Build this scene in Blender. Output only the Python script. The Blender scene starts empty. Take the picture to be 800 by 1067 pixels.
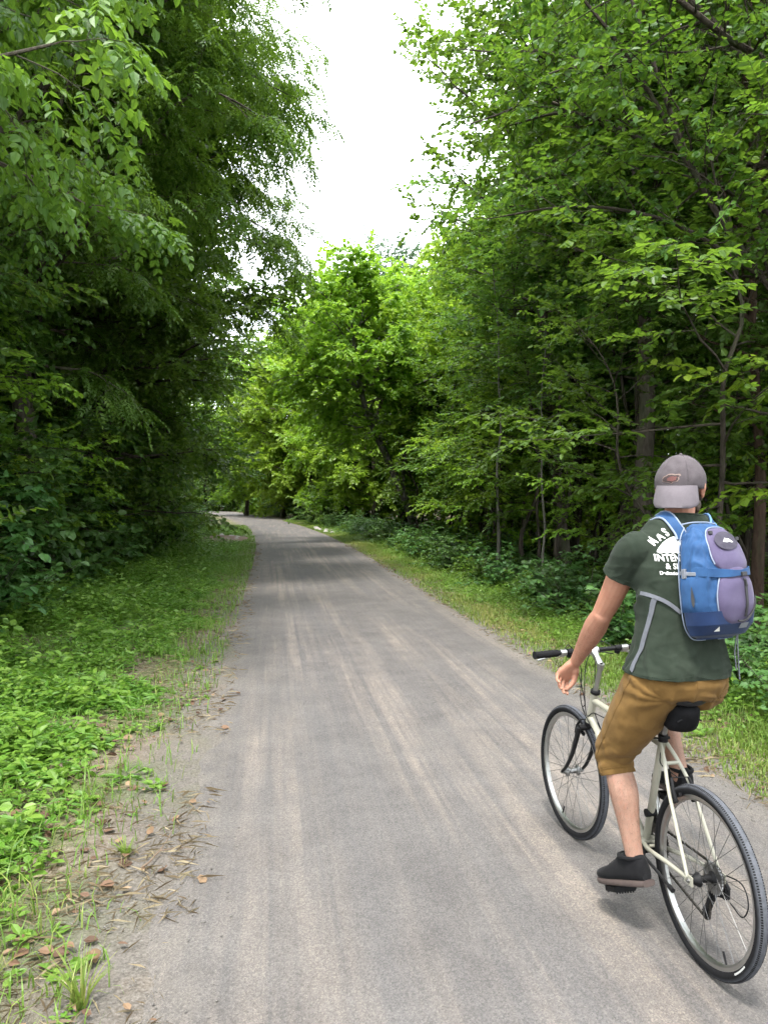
import bpy, bmesh, math, random
import numpy as np
from mathutils import Vector, Matrix, noise as mnoise
from mathutils.bvhtree import BVHTree

SKIP = globals().get('SKIP', ())          # parts left out while testing
scene = bpy.context.scene
COL = scene.collection
PI = math.pi
rad = math.radians

# ------------------------------------------------------------------ helpers
def V(*a):
    return np.array(a, float)

def nrm(v):
    v = np.asarray(v, float)
    return v / max(1e-9, float(np.linalg.norm(v)))

def nrows(a):
    return a / np.maximum(1e-9, np.linalg.norm(a, axis=1, keepdims=True))

def tag(o, label=None, cat=None, group=None, kind=None):
    if label: o['label'] = label
    if cat: o['category'] = cat
    if group: o['group'] = group
    if kind: o['kind'] = kind
    return o

def link(o, parent=None):
    COL.objects.link(o)
    if parent is not None:
        o.parent = parent
    return o

def empty(name, loc=(0, 0, 0), rz=0.0, scale=1.0):
    o = bpy.data.objects.new(name, None)
    o.empty_display_size = 0.2
    o.location = loc
    o.rotation_euler = (0, 0, rz)
    o.scale = (scale, scale, scale)
    return link(o)

def mesh_obj(name, me, mat=None, parent=None):
    o = bpy.data.objects.new(name, me)
    if mat is not None:
        me.materials.clear()
        me.materials.append(mat)
    return link(o, parent)

def np_mesh(name, verts, faces, smooth=False, fattr=None):
    """verts (n,3); faces (m,k) all the same size, or a list of such arrays"""
    me = bpy.data.meshes.new(name)
    verts = np.ascontiguousarray(verts, dtype=np.float32)
    fl = faces if isinstance(faces, list) else [faces]
    fl = [np.ascontiguousarray(f, dtype=np.int32) for f in fl if len(f)]
    sizes = np.concatenate([np.full(len(f), f.shape[1], np.int32) for f in fl])
    idx = np.concatenate([f.ravel() for f in fl])
    me.vertices.add(len(verts)); me.vertices.foreach_set('co', verts.ravel())
    me.loops.add(len(idx)); me.loops.foreach_set('vertex_index', idx)
    me.polygons.add(len(sizes))
    st = np.concatenate([[0], np.cumsum(sizes)[:-1]]).astype(np.int32)
    me.polygons.foreach_set('loop_start', st)
    me.polygons.foreach_set('loop_total', sizes)
    me.polygons.foreach_set('use_smooth', np.full(len(sizes), bool(smooth)))
    if fattr:
        for k, a in fattr.items():
            at = me.attributes.new(k, 'FLOAT', 'FACE')
            at.data.foreach_set('value', np.ascontiguousarray(a, dtype=np.float32))
    me.update(calc_edges=True)
    me.validate()
    return me

def frames(pts):
    pts = np.asarray(pts, float)
    n = len(pts)
    t = np.empty_like(pts)
    t[1:-1] = pts[2:] - pts[:-2]
    t[0] = pts[1] - pts[0]; t[-1] = pts[-1] - pts[-2]
    t = nrows(t)
    a = V(0, 0, 1) if abs(t[0][2]) < 0.9 else V(1, 0, 0)
    x = nrm(np.cross(a, t[0]))
    X = [x]
    for i in range(1, n):
        x = x - t[i] * (x @ t[i])
        x = nrm(x); X.append(x)
    X = np.array(X)
    return t, X, np.cross(t, X)

class MB:
    """collects shapes; build() links them as ONE mesh object"""
    def __init__(s):
        s.v = []; s.f = []; s.n = 0
    def add(s, verts, faces):
        verts = np.asarray(verts, float)
        s.v.append(verts)
        s.f += [tuple(int(i) + s.n for i in f) for f in faces]
        s.n += len(verts)
        return s
    def rings(s, R, cap=True, closed=False):
        R = [np.asarray(r, float) for r in R]
        k = len(R[0]); m = len(R)
        F = []
        for i in range(m if closed else m - 1):
            j = (i + 1) % m
            for q in range(k):
                p = (q + 1) % k
                F.append((i * k + q, i * k + p, j * k + p, j * k + q))
        vs = np.concatenate(R)
        if cap and not closed:
            vs = np.concatenate([vs, [R[0].mean(0)], [R[-1].mean(0)]])
            a, b = m * k, m * k + 1
            for q in range(k):
                p = (q + 1) % k
                F.append((a, p, q)); F.append((b, (m - 1) * k + q, (m - 1) * k + p))
        return s.add(vs, F)
    def tube(s, pts, r, n=12, cap=True, closed=False):
        pts = np.asarray(pts, float)
        r = np.broadcast_to(np.asarray(r, float), (len(pts),))
        if closed:
            t, X, Y = frames(np.concatenate([pts[-1:], pts, pts[:1]]))
            t, X, Y = t[1:-1], X[1:-1], Y[1:-1]
        else:
            t, X, Y = frames(pts)
        a = np.linspace(0, 2 * PI, n, endpoint=False)
        R = [pts[i] + r[i] * (np.outer(np.cos(a), X[i]) + np.outer(np.sin(a), Y[i])) for i in range(len(pts))]
        return s.rings(R, cap, closed)
    def loft(s, secs, n=24, cap=True, p=2.0):
        """secs: (centre, axis_x, axis_y) with axis vectors carrying the half sizes; p: superellipse power"""
        a = np.linspace(0, 2 * PI, n, endpoint=False)
        c = np.sign(np.cos(a)) * np.abs(np.cos(a)) ** (2 / p)
        d = np.sign(np.sin(a)) * np.abs(np.sin(a)) ** (2 / p)
        return s.rings([np.asarray(ce, float) + np.outer(c, ax) + np.outer(d, ay) for ce, ax, ay in secs], cap)
    def ball(s, c, r, n=16, m=10, R=None):
        r = np.broadcast_to(np.asarray(r, float), (3,))
        rs = []
        for i in range(1, m):
            th = PI * i / m
            a = np.linspace(0, 2 * PI, n, endpoint=False)
            P = np.stack([np.sin(th) * np.cos(a) * r[0], np.sin(th) * np.sin(a) * r[1], np.full(n, -np.cos(th) * r[2])], 1)
            rs.append(P)
        rs = [q @ np.asarray(R).T if R is not None else q for q in rs]
        return s.rings([q + np.asarray(c, float) for q in rs], True)
    def box(s, c, size, R=None):
        h = np.asarray(size, float) / 2
        P = np.array([[x, y, z] for x in (-1, 1) for y in (-1, 1) for z in (-1, 1)]) * h
        if R is not None: P = P @ np.asarray(R).T
        return s.add(P + np.asarray(c, float), [(0, 1, 3, 2), (4, 6, 7, 5), (0, 4, 5, 1), (2, 3, 7, 6), (0, 2, 6, 4), (1, 5, 7, 3)])
    def lathe(s, prof, c, axis, n=32, ref=None):
        """prof: list of (radius, along); revolved about axis"""
        ax = nrm(axis); a0 = V(0, 0, 1) if abs(ax[2]) < .9 else V(1, 0, 0)
        X = nrm(np.cross(a0, ax)); Y = np.cross(ax, X)
        a = np.linspace(0, 2 * PI, n, endpoint=False)
        return s.rings([np.asarray(c, float) + ax * z + r * (np.outer(np.cos(a), X) + np.outer(np.sin(a), Y)) for r, z in prof], True)
    def ribbon(s, pts, nrmls, w, th=0.002):
        """a flat strap along pts with half width w, thickness th"""
        pts = np.asarray(pts, float); N = nrows(np.asarray(nrmls, float))
        t, _, _ = frames(pts)
        S = nrows(np.cross(t, N)); w = np.broadcast_to(np.asarray(w, float), (len(pts),))
        R = []
        for i in range(len(pts)):
            a, b = S[i] * w[i], N[i] * th / 2
            R.append(pts[i] + np.array([a * .92 + b, a, a * .92 - b, -a * .92 - b, -a, -a * .92 + b]))
        return s.rings(R, True)
    def mesh(s, name='tmp'):
        me = bpy.data.meshes.new(name)
        me.from_pydata(np.concatenate(s.v).tolist(), [], s.f)
        bm = bmesh.new(); bm.from_mesh(me)
        bmesh.ops.recalc_face_normals(bm, faces=bm.faces)
        bm.to_mesh(me); bm.free()
        return me
    def build(s, name, mat, parent=None, smooth=True, bevel=0.0, angle=40):
        me = s.mesh(name)
        o = mesh_obj(name, me, mat, parent)
        if smooth:
            finish_smooth(me, angle)
        if bevel:
            b = o.modifiers.new('b', 'BEVEL'); b.width = bevel; b.segments = 2; b.limit_method = 'ANGLE'; b.angle_limit = rad(50)
        return o

def finish_smooth(me, angle=40):
    me.polygons.foreach_set('use_smooth', np.ones(len(me.polygons), bool))
    bm = bmesh.new(); bm.from_mesh(me)
    lim = rad(angle)
    for e in bm.edges:
        if len(e.link_faces) == 2 and e.calc_face_angle(0) > lim:
            e.smooth = False
    bm.to_mesh(me); bm.free()

def spline(P, n):
    """Catmull-Rom through the points P (rows of any width), n samples"""
    P = np.asarray(P, float)
    Q = np.concatenate([[2 * P[0] - P[1]], P, [2 * P[-1] - P[-2]]])
    t = np.linspace(0, len(P) - 1 - 1e-9, n)
    i = t.astype(int); u = (t - i)[:, None]
    a, b, c, d = Q[i], Q[i + 1], Q[i + 2], Q[i + 3]
    return .5 * (2 * b + (c - a) * u + (2 * a - 5 * b + 4 * c - d) * u ** 2 + (3 * b - a - 3 * c + d) * u ** 3)

# vectorised value noise in 2-D, 0..1
def _h(i, j, s):
    n = (i.astype(np.int64) * 374761393 + j.astype(np.int64) * 668265263 + s * 974711) & 0x7fffffff
    n = ((n ^ (n >> 13)) * 1274126177) & 0x7fffffff
    return ((n ^ (n >> 16)) & 0xffff) / 65535.0
def vnoise(x, y, s=0):
    x = np.asarray(x, float); y = np.asarray(y, float)
    i, j = np.floor(x), np.floor(y)
    u, v = x - i, y - j
    u = u * u * (3 - 2 * u); v = v * v * (3 - 2 * v)
    return (_h(i, j, s) * (1 - u) + _h(i + 1, j, s) * u) * (1 - v) + (_h(i, j + 1, s) * (1 - u) + _h(i + 1, j + 1, s) * u) * v
def fbm(x, y, s=0, o=3):
    t = 0; a = 1; w = 0
    for k in range(o):
        t = t + a * vnoise(np.asarray(x) * 2 ** k, np.asarray(y) * 2 ** k, s + k * 17); w += a; a *= .5
    return t / w

# ------------------------------------------------------------------ materials
class NT:
    def __init__(s, name):
        s.m = bpy.data.materials.new(name); s.m.use_nodes = True
        s.t = s.m.node_tree; s.t.nodes.clear()
        s.out = s.t.nodes.new('ShaderNodeOutputMaterial')
    def n(s, typ, **kw):
        nd = s.t.nodes.new('ShaderNode' + typ)
        for k, v in kw.items():
            if k.startswith('i_'):
                key = k[2:].replace('_', ' ')
                nd.inputs[key].default_value = v
            else:
                setattr(nd, k, v)
        return nd
    def l(s, a, b):
        s.t.links.new(a, b)
    def noise(s, scale, detail=4, rough=.55, vec=None, dim='3D'):
        nd = s.n('TexNoise'); nd.inputs['Scale'].default_value = scale
        nd.inputs['Detail'].default_value = detail; nd.inputs['Roughness'].default_value = rough
        if vec is not None: s.l(vec, nd.inputs['Vector'])
        return nd.outputs['Fac']
    def ramp(s, fac, stops, interp='LINEAR'):
        nd = s.n('ValToRGB'); cr = nd.color_ramp; cr.interpolation = interp
        while len(cr.elements) < len(stops): cr.elements.new(.5)
        for e, (p, c) in zip(cr.elements, stops):
            e.position = p; e.color = (*c, 1) if len(c) == 3 else c
        s.l(fac, nd.inputs['Fac'])
        return nd.outputs['Color']
    def mix(s, fac, a, b, typ='MIX'):
        nd = s.n('Mix', data_type='RGBA', blend_type=typ)
        for sock, v in ((nd.inputs[0], fac), (nd.inputs[6], a), (nd.inputs[7], b)):
            if hasattr(v, 'is_linked') or hasattr(v, 'links'): s.l(v, sock)
            elif isinstance(v, (int, float)): sock.default_value = v
            else: sock.default_value = (*v, 1)
        return nd.outputs[2]
    def math(s, op, a, b=0.0, clamp=False):
        nd = s.n('Math', operation=op, use_clamp=clamp)
        for sock, v in ((nd.inputs[0], a), (nd.inputs[1], b)):
            if hasattr(v, 'links'): s.l(v, sock)
            else: sock.default_value = v
        return nd.outputs[0]
    def coords(s, kind='Object', scale=None, loc=None):
        c = s.n('TexCoord').outputs[kind]
        if scale is None: return c
        mp = s.n('Mapping'); mp.inputs['Scale'].default_value = scale
        if loc: mp.inputs['Location'].default_value = loc
        s.l(c, mp.inputs['Vector'])
        return mp.outputs['Vector']
    def attr(s, name):
        return s.n('Attribute', attribute_name=name).outputs['Fac']
    def pbr(s, col, rough=.6, metal=0., spec=.5, bump=None, bstr=.3, bdist=.01, **kw):
        b = s.n('BsdfPrincipled')
        for key, v in (('Base Color', col), ('Roughness', rough), ('Metallic', metal), ('Specular IOR Level', spec)):
            if hasattr(v, 'links'): s.l(v, b.inputs[key])
            elif key == 'Base Color': b.inputs[key].default_value = (*v, 1)
            else: b.inputs[key].default_value = v
        for k, v in kw.items():
            b.inputs[k.replace('_', ' ')].default_value = v
        if bump is not None:
            bp = s.n('Bump'); bp.inputs['Strength'].default_value = bstr; bp.inputs['Distance'].default_value = bdist
            s.l(bump, bp.inputs['Height']); s.l(bp.outputs['Normal'], b.inputs['Normal'])
        return b
    def done(s, shader):
        s.l(shader.outputs[0] if hasattr(shader, 'outputs') else shader, s.out.inputs['Surface'])
        return s.m

def mat_plain(name, col, rough=.6, metal=0., spec=.5, var=.12, scale=30, bump=0., bscale=200, **kw):
    t = NT(name); co = t.coords()
    n = t.noise(scale, 4, .6, co)
    c = t.ramp(n, [(.25, tuple(x * (1 - var) for x in col)), (.75, tuple(min(1, x * (1 + var)) for x in col))])
    b = t.noise(bscale, 3, .6, co) if bump else None
    r = t.math('ADD', t.math('MULTIPLY', t.noise(scale * 2.3, 3, .5, co), .2), rough - .1)
    return t.done(t.pbr(c, r, metal, spec, b, bump, .002, **kw))

def mat_leaf(name, dark, mid, light, trans=(.16, .28, .03), tw=.42, rough=.45):
    """dark/mid/light: the species' own leaf colours, picked leaf by leaf by the 'tint' attribute"""
    t = NT(name)
    a = t.attr('tint')
    c = t.ramp(a, [(.0, dark), (.5, mid), (1., light)])
    oi = t.n('ObjectInfo').outputs['Random']
    hs = t.n('HueSaturation'); t.l(c, hs.inputs['Color'])
    t.l(t.math('ADD', t.math('MULTIPLY', oi, .03), .485), hs.inputs['Hue'])
    t.l(t.math('ADD', t.math('MULTIPLY', oi, .3), .85), hs.inputs['Value'])
    c = hs.outputs['Color']
    p = t.pbr(c, rough, 0, .45)
    tr = t.n('BsdfTranslucent')
    tc = t.mix(.5, c, trans, 'MIX')
    t.l(tc, tr.inputs['Color'])
    mx = t.n('MixShader'); mx.inputs[0].default_value = tw
    t.l(p.outputs[0], mx.inputs[1]); t.l(tr.outputs[0], mx.inputs[2])
    return t.done(mx.outputs[0])

def mat_bark(name, c0, c1, scale=9):
    t = NT(name); co = t.coords('Object', (scale, scale, scale * .22))
    n = t.noise(1.6, 6, .65, co); n2 = t.noise(.35, 3, .5, co)
    c = t.ramp(n, [(.3, c0), (.7, c1)])
    c = t.mix(t.ramp(n2, [(.5, (0, 0, 0)), (.72, (.55, .55, .55))]), c, (.07, .085, .045))
    return t.done(t.pbr(c, .9, 0, .2, n, .9, .03))
# ------------------------------------------------------------------ camera, sky, sun
H_CAM = 1.76
cam_d = bpy.data.cameras.new('camera'); cam = bpy.data.objects.new('camera', cam_d); link(cam)
cam_d.sensor_fit = 'VERTICAL'; cam_d.sensor_height = 34.6; cam_d.lens = 34.6 * 802 / 1067
cam_d.clip_start = .05; cam_d.clip_end = 2000
cam.location = (0, 0, H_CAM)
cam.rotation_euler = (PI / 2 + math.atan((518 - 533.5) / 802), 0, rad(-8.2))
scene.camera = cam

SUN_EL, SUN_AZ = rad(68), rad(205)     # high sun behind thin cloud; azimuth counted clockwise from +Y
w = bpy.data.worlds.new('World'); scene.world = w; w.use_nodes = True
nt = w.node_tree; nt.nodes.clear()
sky = nt.nodes.new('ShaderNodeTexSky'); sky.sky_type = 'NISHITA'; sky.sun_disc = False
sky.sun_elevation = SUN_EL; sky.sun_rotation = SUN_AZ
tc = nt.nodes.new('ShaderNodeTexCoord')
nz = nt.nodes.new('ShaderNodeTexNoise'); nz.inputs['Scale'].default_value = 2.2; nz.inputs['Detail'].default_value = 5
nt.links.new(tc.outputs['Generated'], nz.inputs['Vector'])
cr = nt.nodes.new('ShaderNodeValToRGB')          # bright overcast: cloud nearly everywhere, a little thinner in places
cr.color_ramp.elements[0].position = .3; cr.color_ramp.elements[0].color = (8.2, 8.8, 9.4, 1)
cr.color_ramp.elements[1].position = .7; cr.color_ramp.elements[1].color = (12.2, 12.4, 12.6, 1)
nt.links.new(nz.outputs['Fac'], cr.inputs['Fac'])
mx = nt.nodes.new('ShaderNodeMix'); mx.data_type = 'RGBA'; mx.inputs[0].default_value = .9
nt.links.new(sky.outputs['Color'], mx.inputs[6]); nt.links.new(cr.outputs['Color'], mx.inputs[7])
bg = nt.nodes.new('ShaderNodeBackground'); bg.inputs['Strength'].default_value = .1
ow = nt.nodes.new('ShaderNodeOutputWorld')
nt.links.new(mx.outputs[2], bg.inputs['Color']); nt.links.new(bg.outputs[0], ow.inputs['Surface'])

sun_d = bpy.data.lights.new('sun', 'SUN'); sun_d.energy = 1.5; sun_d.angle = rad(10); sun_d.color = (1, .96, .89)
sun = bpy.data.objects.new('sun', sun_d); link(sun)
sd = Vector((math.sin(SUN_AZ) * math.cos(SUN_EL), math.cos(SUN_AZ) * math.cos(SUN_EL), math.sin(SUN_EL)))
sun.rotation_euler = sd.to_track_quat('Z', 'Y').to_euler(); sun.location = (0, -5, 30)

vs = scene.view_settings
vs.view_transform = 'Standard'; vs.look = 'None'; vs.exposure = 2.3; vs.gamma = 1; vs.use_curve_mapping = False
scene.display_settings.display_device = 'sRGB'
cy = scene.cycles
cy.max_bounces = 7; cy.diffuse_bounces = 5; cy.glossy_bounces = 2; cy.transmission_bounces = 4; cy.transparent_max_bounces = 4
cy.caustics_reflective = False; cy.caustics_refractive = False
cy.sample_clamp_indirect = 6
cy.use_adaptive_sampling = True; cy.adaptive_threshold = .02; cy.adaptive_min_samples = 16
cy.use_denoising = True
try:
    cy.denoiser = 'OPENIMAGEDENOISE'; cy.denoising_input_passes = 'RGB_ALBEDO_NORMAL'; cy.denoising_prefilter = 'ACCURATE'
except Exception:
    pass

# ------------------------------------------------------------------ the course of the path
def path_c(y):
    y = np.asarray(y, float)
    q = np.clip(y - 22, 0, 50)
    return 1.15 - .0016 * q ** 2 - np.maximum(0, y - 72) * .16 - .004 * np.clip(y - 85, 0, 40) ** 2 - np.maximum(0, y - 125) * .32
def edge_l(y): return path_c(y) - 1.62 - .05 * np.clip((np.asarray(y, float) - 20) / 12, 0, 1)
def edge_r(y): return path_c(y) + 1.62 - .05 * np.clip((np.asarray(y, float) - 20) / 12, 0, 1)
def ground_z(x, y):
    x = np.asarray(x, float); y = np.asarray(y, float)
    dl = edge_l(y) - x; dr = x - edge_r(y)
    d = np.maximum(np.maximum(dl, dr), 0)
    m = np.clip(d / 1.2, 0, 1)
    z = -.012 + m * (.09 * (fbm(x * .9, y * .9, 3) - .5) + .05 * (fbm(x * .25, y * .25, 8) - .5))
    z = z + np.clip((dl - 3.0) / 4, 0, 1) * .25 - np.clip((dr - 1.6) / 4, 0, 1) * .25
    z = z + np.clip((d - 5) / 20, 0, 1) * 1.4 * (fbm(x * .06, y * .06, 5) - .45)
    return z

def m_ground():
    t = NT('forest_floor_and_verge_soil'); co = t.coords()
    e = t.attr('verge')             # 1 on the two verges, 0 on the forest floor
    n1 = t.noise(1.3, 6, .65, co); n2 = t.noise(14, 6, .7, co); n3 = t.noise(70, 4, .7, co)
    litter = t.ramp(n2, [(.3, (.025, .017, .010)), (.55, (.07, .046, .027)), (.75, (.12, .085, .05))])
    litter = t.mix(t.ramp(n1, [(.45, (0, 0, 0)), (.6, (.7, .7, .7))]), litter, (.03, .05, .017))
    soil = t.ramp(n2, [(.28, (.075, .055, .040)), (.5, (.15, .115, .085)), (.72, (.24, .195, .15))])
    soil = t.mix(t.ramp(n3, [(.5, (0, 0, 0)), (.72, (.8, .8, .8))]), soil, (.3, .27, .235))
    gr = t.ramp(t.noise(.8, 5, .6, co), [(.42, (0, 0, 0)), (.56, (.85, .85, .85))])
    soil = t.mix(gr, soil, t.ramp(n2, [(.3, (.035, .06, .012)), (.7, (.09, .14, .03))]))
    gv = t.ramp(n3, [(.3, (.075, .066, .058)), (.6, (.16, .145, .13)), (.8, (.26, .24, .22))])
    rm = t.attr('rim')
    soil = t.mix(t.math('MULTIPLY', rm, t.ramp(t.noise(3.2, 5, .65, co), [(.36, (.65, .65, .65)), (.56, (1, 1, 1))])), soil, gv)
    c = t.mix(e, litter, soil)
    return t.done(t.pbr(c, .95, 0, .15, t.math('ADD', n2, t.math('MULTIPLY', n3, .5)), .8, .03))

def m_asphalt():
    t = NT('weathered_asphalt'); co = t.coords()
    v = t.n('TexVoronoi'); v.inputs['Scale'].default_value = 150; t.l(co, v.inputs['Vector'])
    v2 = t.n('TexVoronoi'); v2.inputs['Scale'].default_value = 420; t.l(co, v2.inputs['Vector'])
    stone = t.ramp(v.outputs['Color'], [(.1, (.74, .74, .74)), (.5, (.98, .98, .98)), (.9, (1.28, 1.27, 1.25))])
    stone2 = t.ramp(v2.outputs['Color'], [(.1, (.72, .72, .72)), (.9, (1.28, 1.28, 1.28))])
    med = t.noise(2.2, 6, .65, co)
    base = t.ramp(med, [(.3, (.071, .066, .065)), (.7, (.104, .097, .094))])
    # dust dragged along by wheels and feet: long streaks and patches of pale tan grit lying on the asphalt
    st = t.noise(1.0, 5, .6, t.coords('Object', (9, .17, 1)))
    st2 = t.noise(1.0, 4, .62, t.coords('Object', (1.9, .16, 1), (3.1, 1.7, 0)))
    st3 = t.noise(3.1, 5, .7, t.coords('Object', (1.6, .85, 1), (7.7, 0, 0)))
    d = t.math('MULTIPLY', t.ramp(st, [(.40, (.05, .05, .05)), (.56, (1, 1, 1))]), t.ramp(st2, [(.43, (0, 0, 0)), (.60, (1, 1, 1))]))
    d = t.math('MULTIPLY', d, t.ramp(st3, [(.3, (.35, .35, .35)), (.62, (1, 1, 1))]))
    fine = t.ramp(t.noise(1.0, 4, .65, t.coords('Object', (34, .25, 1), (2, 5, 0))), [(.42, (0, 0, 0)), (.62, (1, 1, 1))])
    d = t.math('ADD', t.math('MULTIPLY', d, .66), t.math('MULTIPLY', t.math('MULTIPLY', fine, st3), .20), True)
    tn = t.ramp(t.noise(240, 2, .6, co), [(.35, (.45, .45, .45)), (.6, (1, 1, 1))])
    d = t.math('MULTIPLY', d, tn)
    c = t.mix(d, base, (.215, .180, .152))
    # damp-looking darker band and worn light wheel lines
    dk = t.ramp(t.noise(1, 4, .6, t.coords('Object', (1.1, .12, 1), (11, 3, 0))), [(.5, (0, 0, 0)), (.68, (.35, .35, .35))])
    c = t.mix(dk, c, (.088, .086, .09))
    # soil washed over both edges
    ed = t.attr('rim')
    c = t.mix(t.math('MULTIPLY', ed, t.ramp(t.noise(5, 5, .7, co), [(.35, (.05, .05, .05)), (.62, (.85, .85, .85))])), c, (.128, .115, .102))
    c = t.mix(1.0, c, stone, 'MULTIPLY'); c = t.mix(.7, c, stone2, 'MULTIPLY')
    b = t.math('ADD', v.outputs['Distance'], t.math('MULTIPLY', med, .6))
    return t.done(t.pbr(c, .9, 0, .3, b, .5, .006))

# ground: one sheet following the path, far wider than the view
ys = np.concatenate([np.arange(-12, 1.5, .5), np.arange(1.5, 12, .09), np.arange(12, 30, .3), np.arange(30, 90, 1.0), np.arange(90, 700, 20)])
off = np.concatenate([-np.geomspace(260, 6.4, 26), np.arange(-6.2, -1.6, .11), np.arange(-1.6, 1.61, .4), np.arange(1.7, 6.4, .11), np.geomspace(6.6, 260, 26)])
Yg, Og = np.meshgrid(ys, off, indexing='ij')
Xg = path_c(Yg) + Og
Zg = ground_z(Xg, Yg)
nr, nc = Xg.shape
ii = np.arange(nr - 1)[:, None] * nc + np.arange(nc - 1)[None, :]
gf = np.stack([ii, ii + 1, ii + nc + 1, ii + nc], -1).reshape(-1, 4)
me = np_mesh('ground', np.stack([Xg, Yg, Zg], -1).reshape(-1, 3), gf, True)
at = me.attributes.new('verge', 'FLOAT', 'POINT')
dl = (-1.62 - Og); dr = (Og - 1.62)
wv = .5 * (fbm(Xg * .7, Yg * .7, 21) - .5)
vg = np.where(Og < 0, np.clip((3.1 + wv - dl) / .7, 0, 1), np.clip((1.0 + wv - dr) / .5, 0, 1))
at.data.foreach_set('value', vg.astype(np.float32).ravel())
at = me.attributes.new('rim', 'FLOAT', 'POINT')
at.data.foreach_set('value', np.clip(1.5 - np.maximum(dl, dr) / (.42 + .5 * wv), 0, 1).astype(np.float32).ravel())
tag(mesh_obj('ground', me, m_ground()), 'forest floor and grassy verge soil beside the path', kind='structure')

# the path: a sheet a few millimetres proud, cambered, with ragged edges
yp = np.concatenate([np.arange(-10, 1.5, .3), np.arange(1.5, 14, .05), np.arange(14, 40, .25), np.arange(40, 200, 1.5)])
q = np.array([-1, -.97, -.93, -.85, -.7, -.5, -.25, 0, .25, .5, .7, .85, .93, .97, 1])
Yp, Qp = np.meshgrid(yp, q, indexing='ij')
wl = .13 * (fbm(Yp * 2.1, Yp * 0 + 3, 31, 4) - .5) * 2 + .10 * (fbm(Yp * .5, Yp * 0 + 9, 33, 2) - .5) * 2
wr = .10 * (fbm(Yp * 2.1, Yp * 0 + 5, 37, 4) - .5) * 2 + .10 * (fbm(Yp * .5, Yp * 0 + 1, 39, 2) - .5) * 2
Xp = np.where(Qp < 0, path_c(Yp) + Qp * (path_c(Yp) - edge_l(Yp) + wl), path_c(Yp) + Qp * (edge_r(Yp) - path_c(Yp) + wr))
Zp = -.004 + .010 * (1 - np.abs(Qp) ** 3) - np.where(np.abs(Qp) > .999, .012, 0)
nr, nc = Xp.shape
ii = np.arange(nr - 1)[:, None] * nc + np.arange(nc - 1)[None, :]
me = np_mesh('path', np.stack([Xp, Yp, Zp], -1).reshape(-1, 3), np.stack([ii, ii + 1, ii + nc + 1, ii + nc], -1).reshape(-1, 4), True)
at = me.attributes.new('rim', 'FLOAT', 'POINT')
at.data.foreach_set('value', np.clip((np.abs(Qp) - .84) / .16, 0, 1).astype(np.float32).ravel())
tag(mesh_obj('path', me, m_asphalt()), 'grey asphalt trail with pale dusty streaks curving away between the trees', kind='structure')
# ------------------------------------------------------------------ foliage
def tpl_oval():
    v = V([0, 0, 0], [.28, .36, .05], [.68, .30, .03], [1, 0, -.10], [.68, -.30, .03], [.28, -.36, .05])
    v = v.reshape(-1, 3)
    return v, np.array([[0, 3, 2, 1], [0, 5, 4, 3]])
def tpl_slim():
    v = np.array([[0, 0, 0], [.35, .30, .03], [1, 0, -.12], [.35, -.30, .03]], float)
    return v, np.array([[0, 2, 1], [0, 3, 2]])
def tpl_leaflet():
    v = np.array([[0, 0, 0], [.30, .34, .04], [.66, .26, .0], [1, 0, -.14], [.66, -.26, .0], [.30, -.34, .04]], float)
    return v, np.array([[0, 3, 2, 1], [0, 5, 4, 3]])
def tpl_palm():
    h = [(-.04, .10), (-.05, .36), (.14, .30), (.30, .56), (.36, .27), (.60, .36), (.62, .14)]
    o = [(0, 0)] + h + [(1, 0)] + [(a, -b) for a, b in h[::-1]]
    v = [(.3, 0, .03)] + [(a, b, -.10 * abs(b) - .08 * max(0, a - .3)) for a, b in o]
    n = len(o)
    return np.array(v, float), np.array([[0, 1 + k, 1 + (k + 1) % n] for k in range(n)])
TPL = {'oval': tpl_oval(), 'slim': tpl_slim(), 'palm': tpl_palm(), 'leaflet': tpl_leaflet()}

def leaf_arrays(tpl, P, D, N, S, W=None):
    """place one leaf per row: stem point P, tip direction D, face normal N, length S, width factor W"""
    tv, tf = TPL[tpl]
    D = nrows(D); B = nrows(np.cross(N, D)); N = np.cross(D, B)
    S = S[:, None, None]; W = (np.ones(len(P)) if W is None else W)[:, None, None]
    v = P[:, None, :] + S * (tv[None, :, :1] * D[:, None] + W * tv[None, :, 1:2] * B[:, None] + tv[None, :, 2:3] * N[:, None])
    f = tf[None] + (np.arange(len(P)) * len(tv))[:, None, None]
    return v.reshape(-1, 3), f.reshape(-1, tf.shape[1]), len(tf)

def twig_prisms(P, D, L, r, sag):
    """thin three-sided bent twigs"""
    n = len(P)
    X = nrows(np.cross(D, np.array([[.3, .2, 1.]]).repeat(n, 0))); Y = np.cross(X, D)
    rings = []
    for t, k in ((0, 1.), (.5, .75), (1., .3)):
        c = P + D * (L * t)[:, None]; c = c.copy(); c[:, 2] -= sag * L * t * t
        for a in (0, 2.094, 4.189):
            rings.append(c + k * r * (math.cos(a) * X + math.sin(a) * Y))
    v = np.stack(rings, 1)
    f = []
    for i in (0, 3):
        for q in range(3):
            p = (q + 1) % 3
            f.append([i + q, i + p, i + 3 + p, i + 3 + q])
    f = np.array(f)[None] + (np.arange(n) * 9)[:, None, None]
    return v.reshape(-1, 3), f.reshape(-1, 4)

def grow(p, d, L, n, wob, trop, rng):
    pts = [np.array(p, float)]; d = nrm(d)
    for k in range(n):
        d = nrm(d + rng.normal(0, wob, 3) + V(0, 0, trop))
        pts.append(pts[-1] + d * L / n)
    return np.array(pts)

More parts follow.
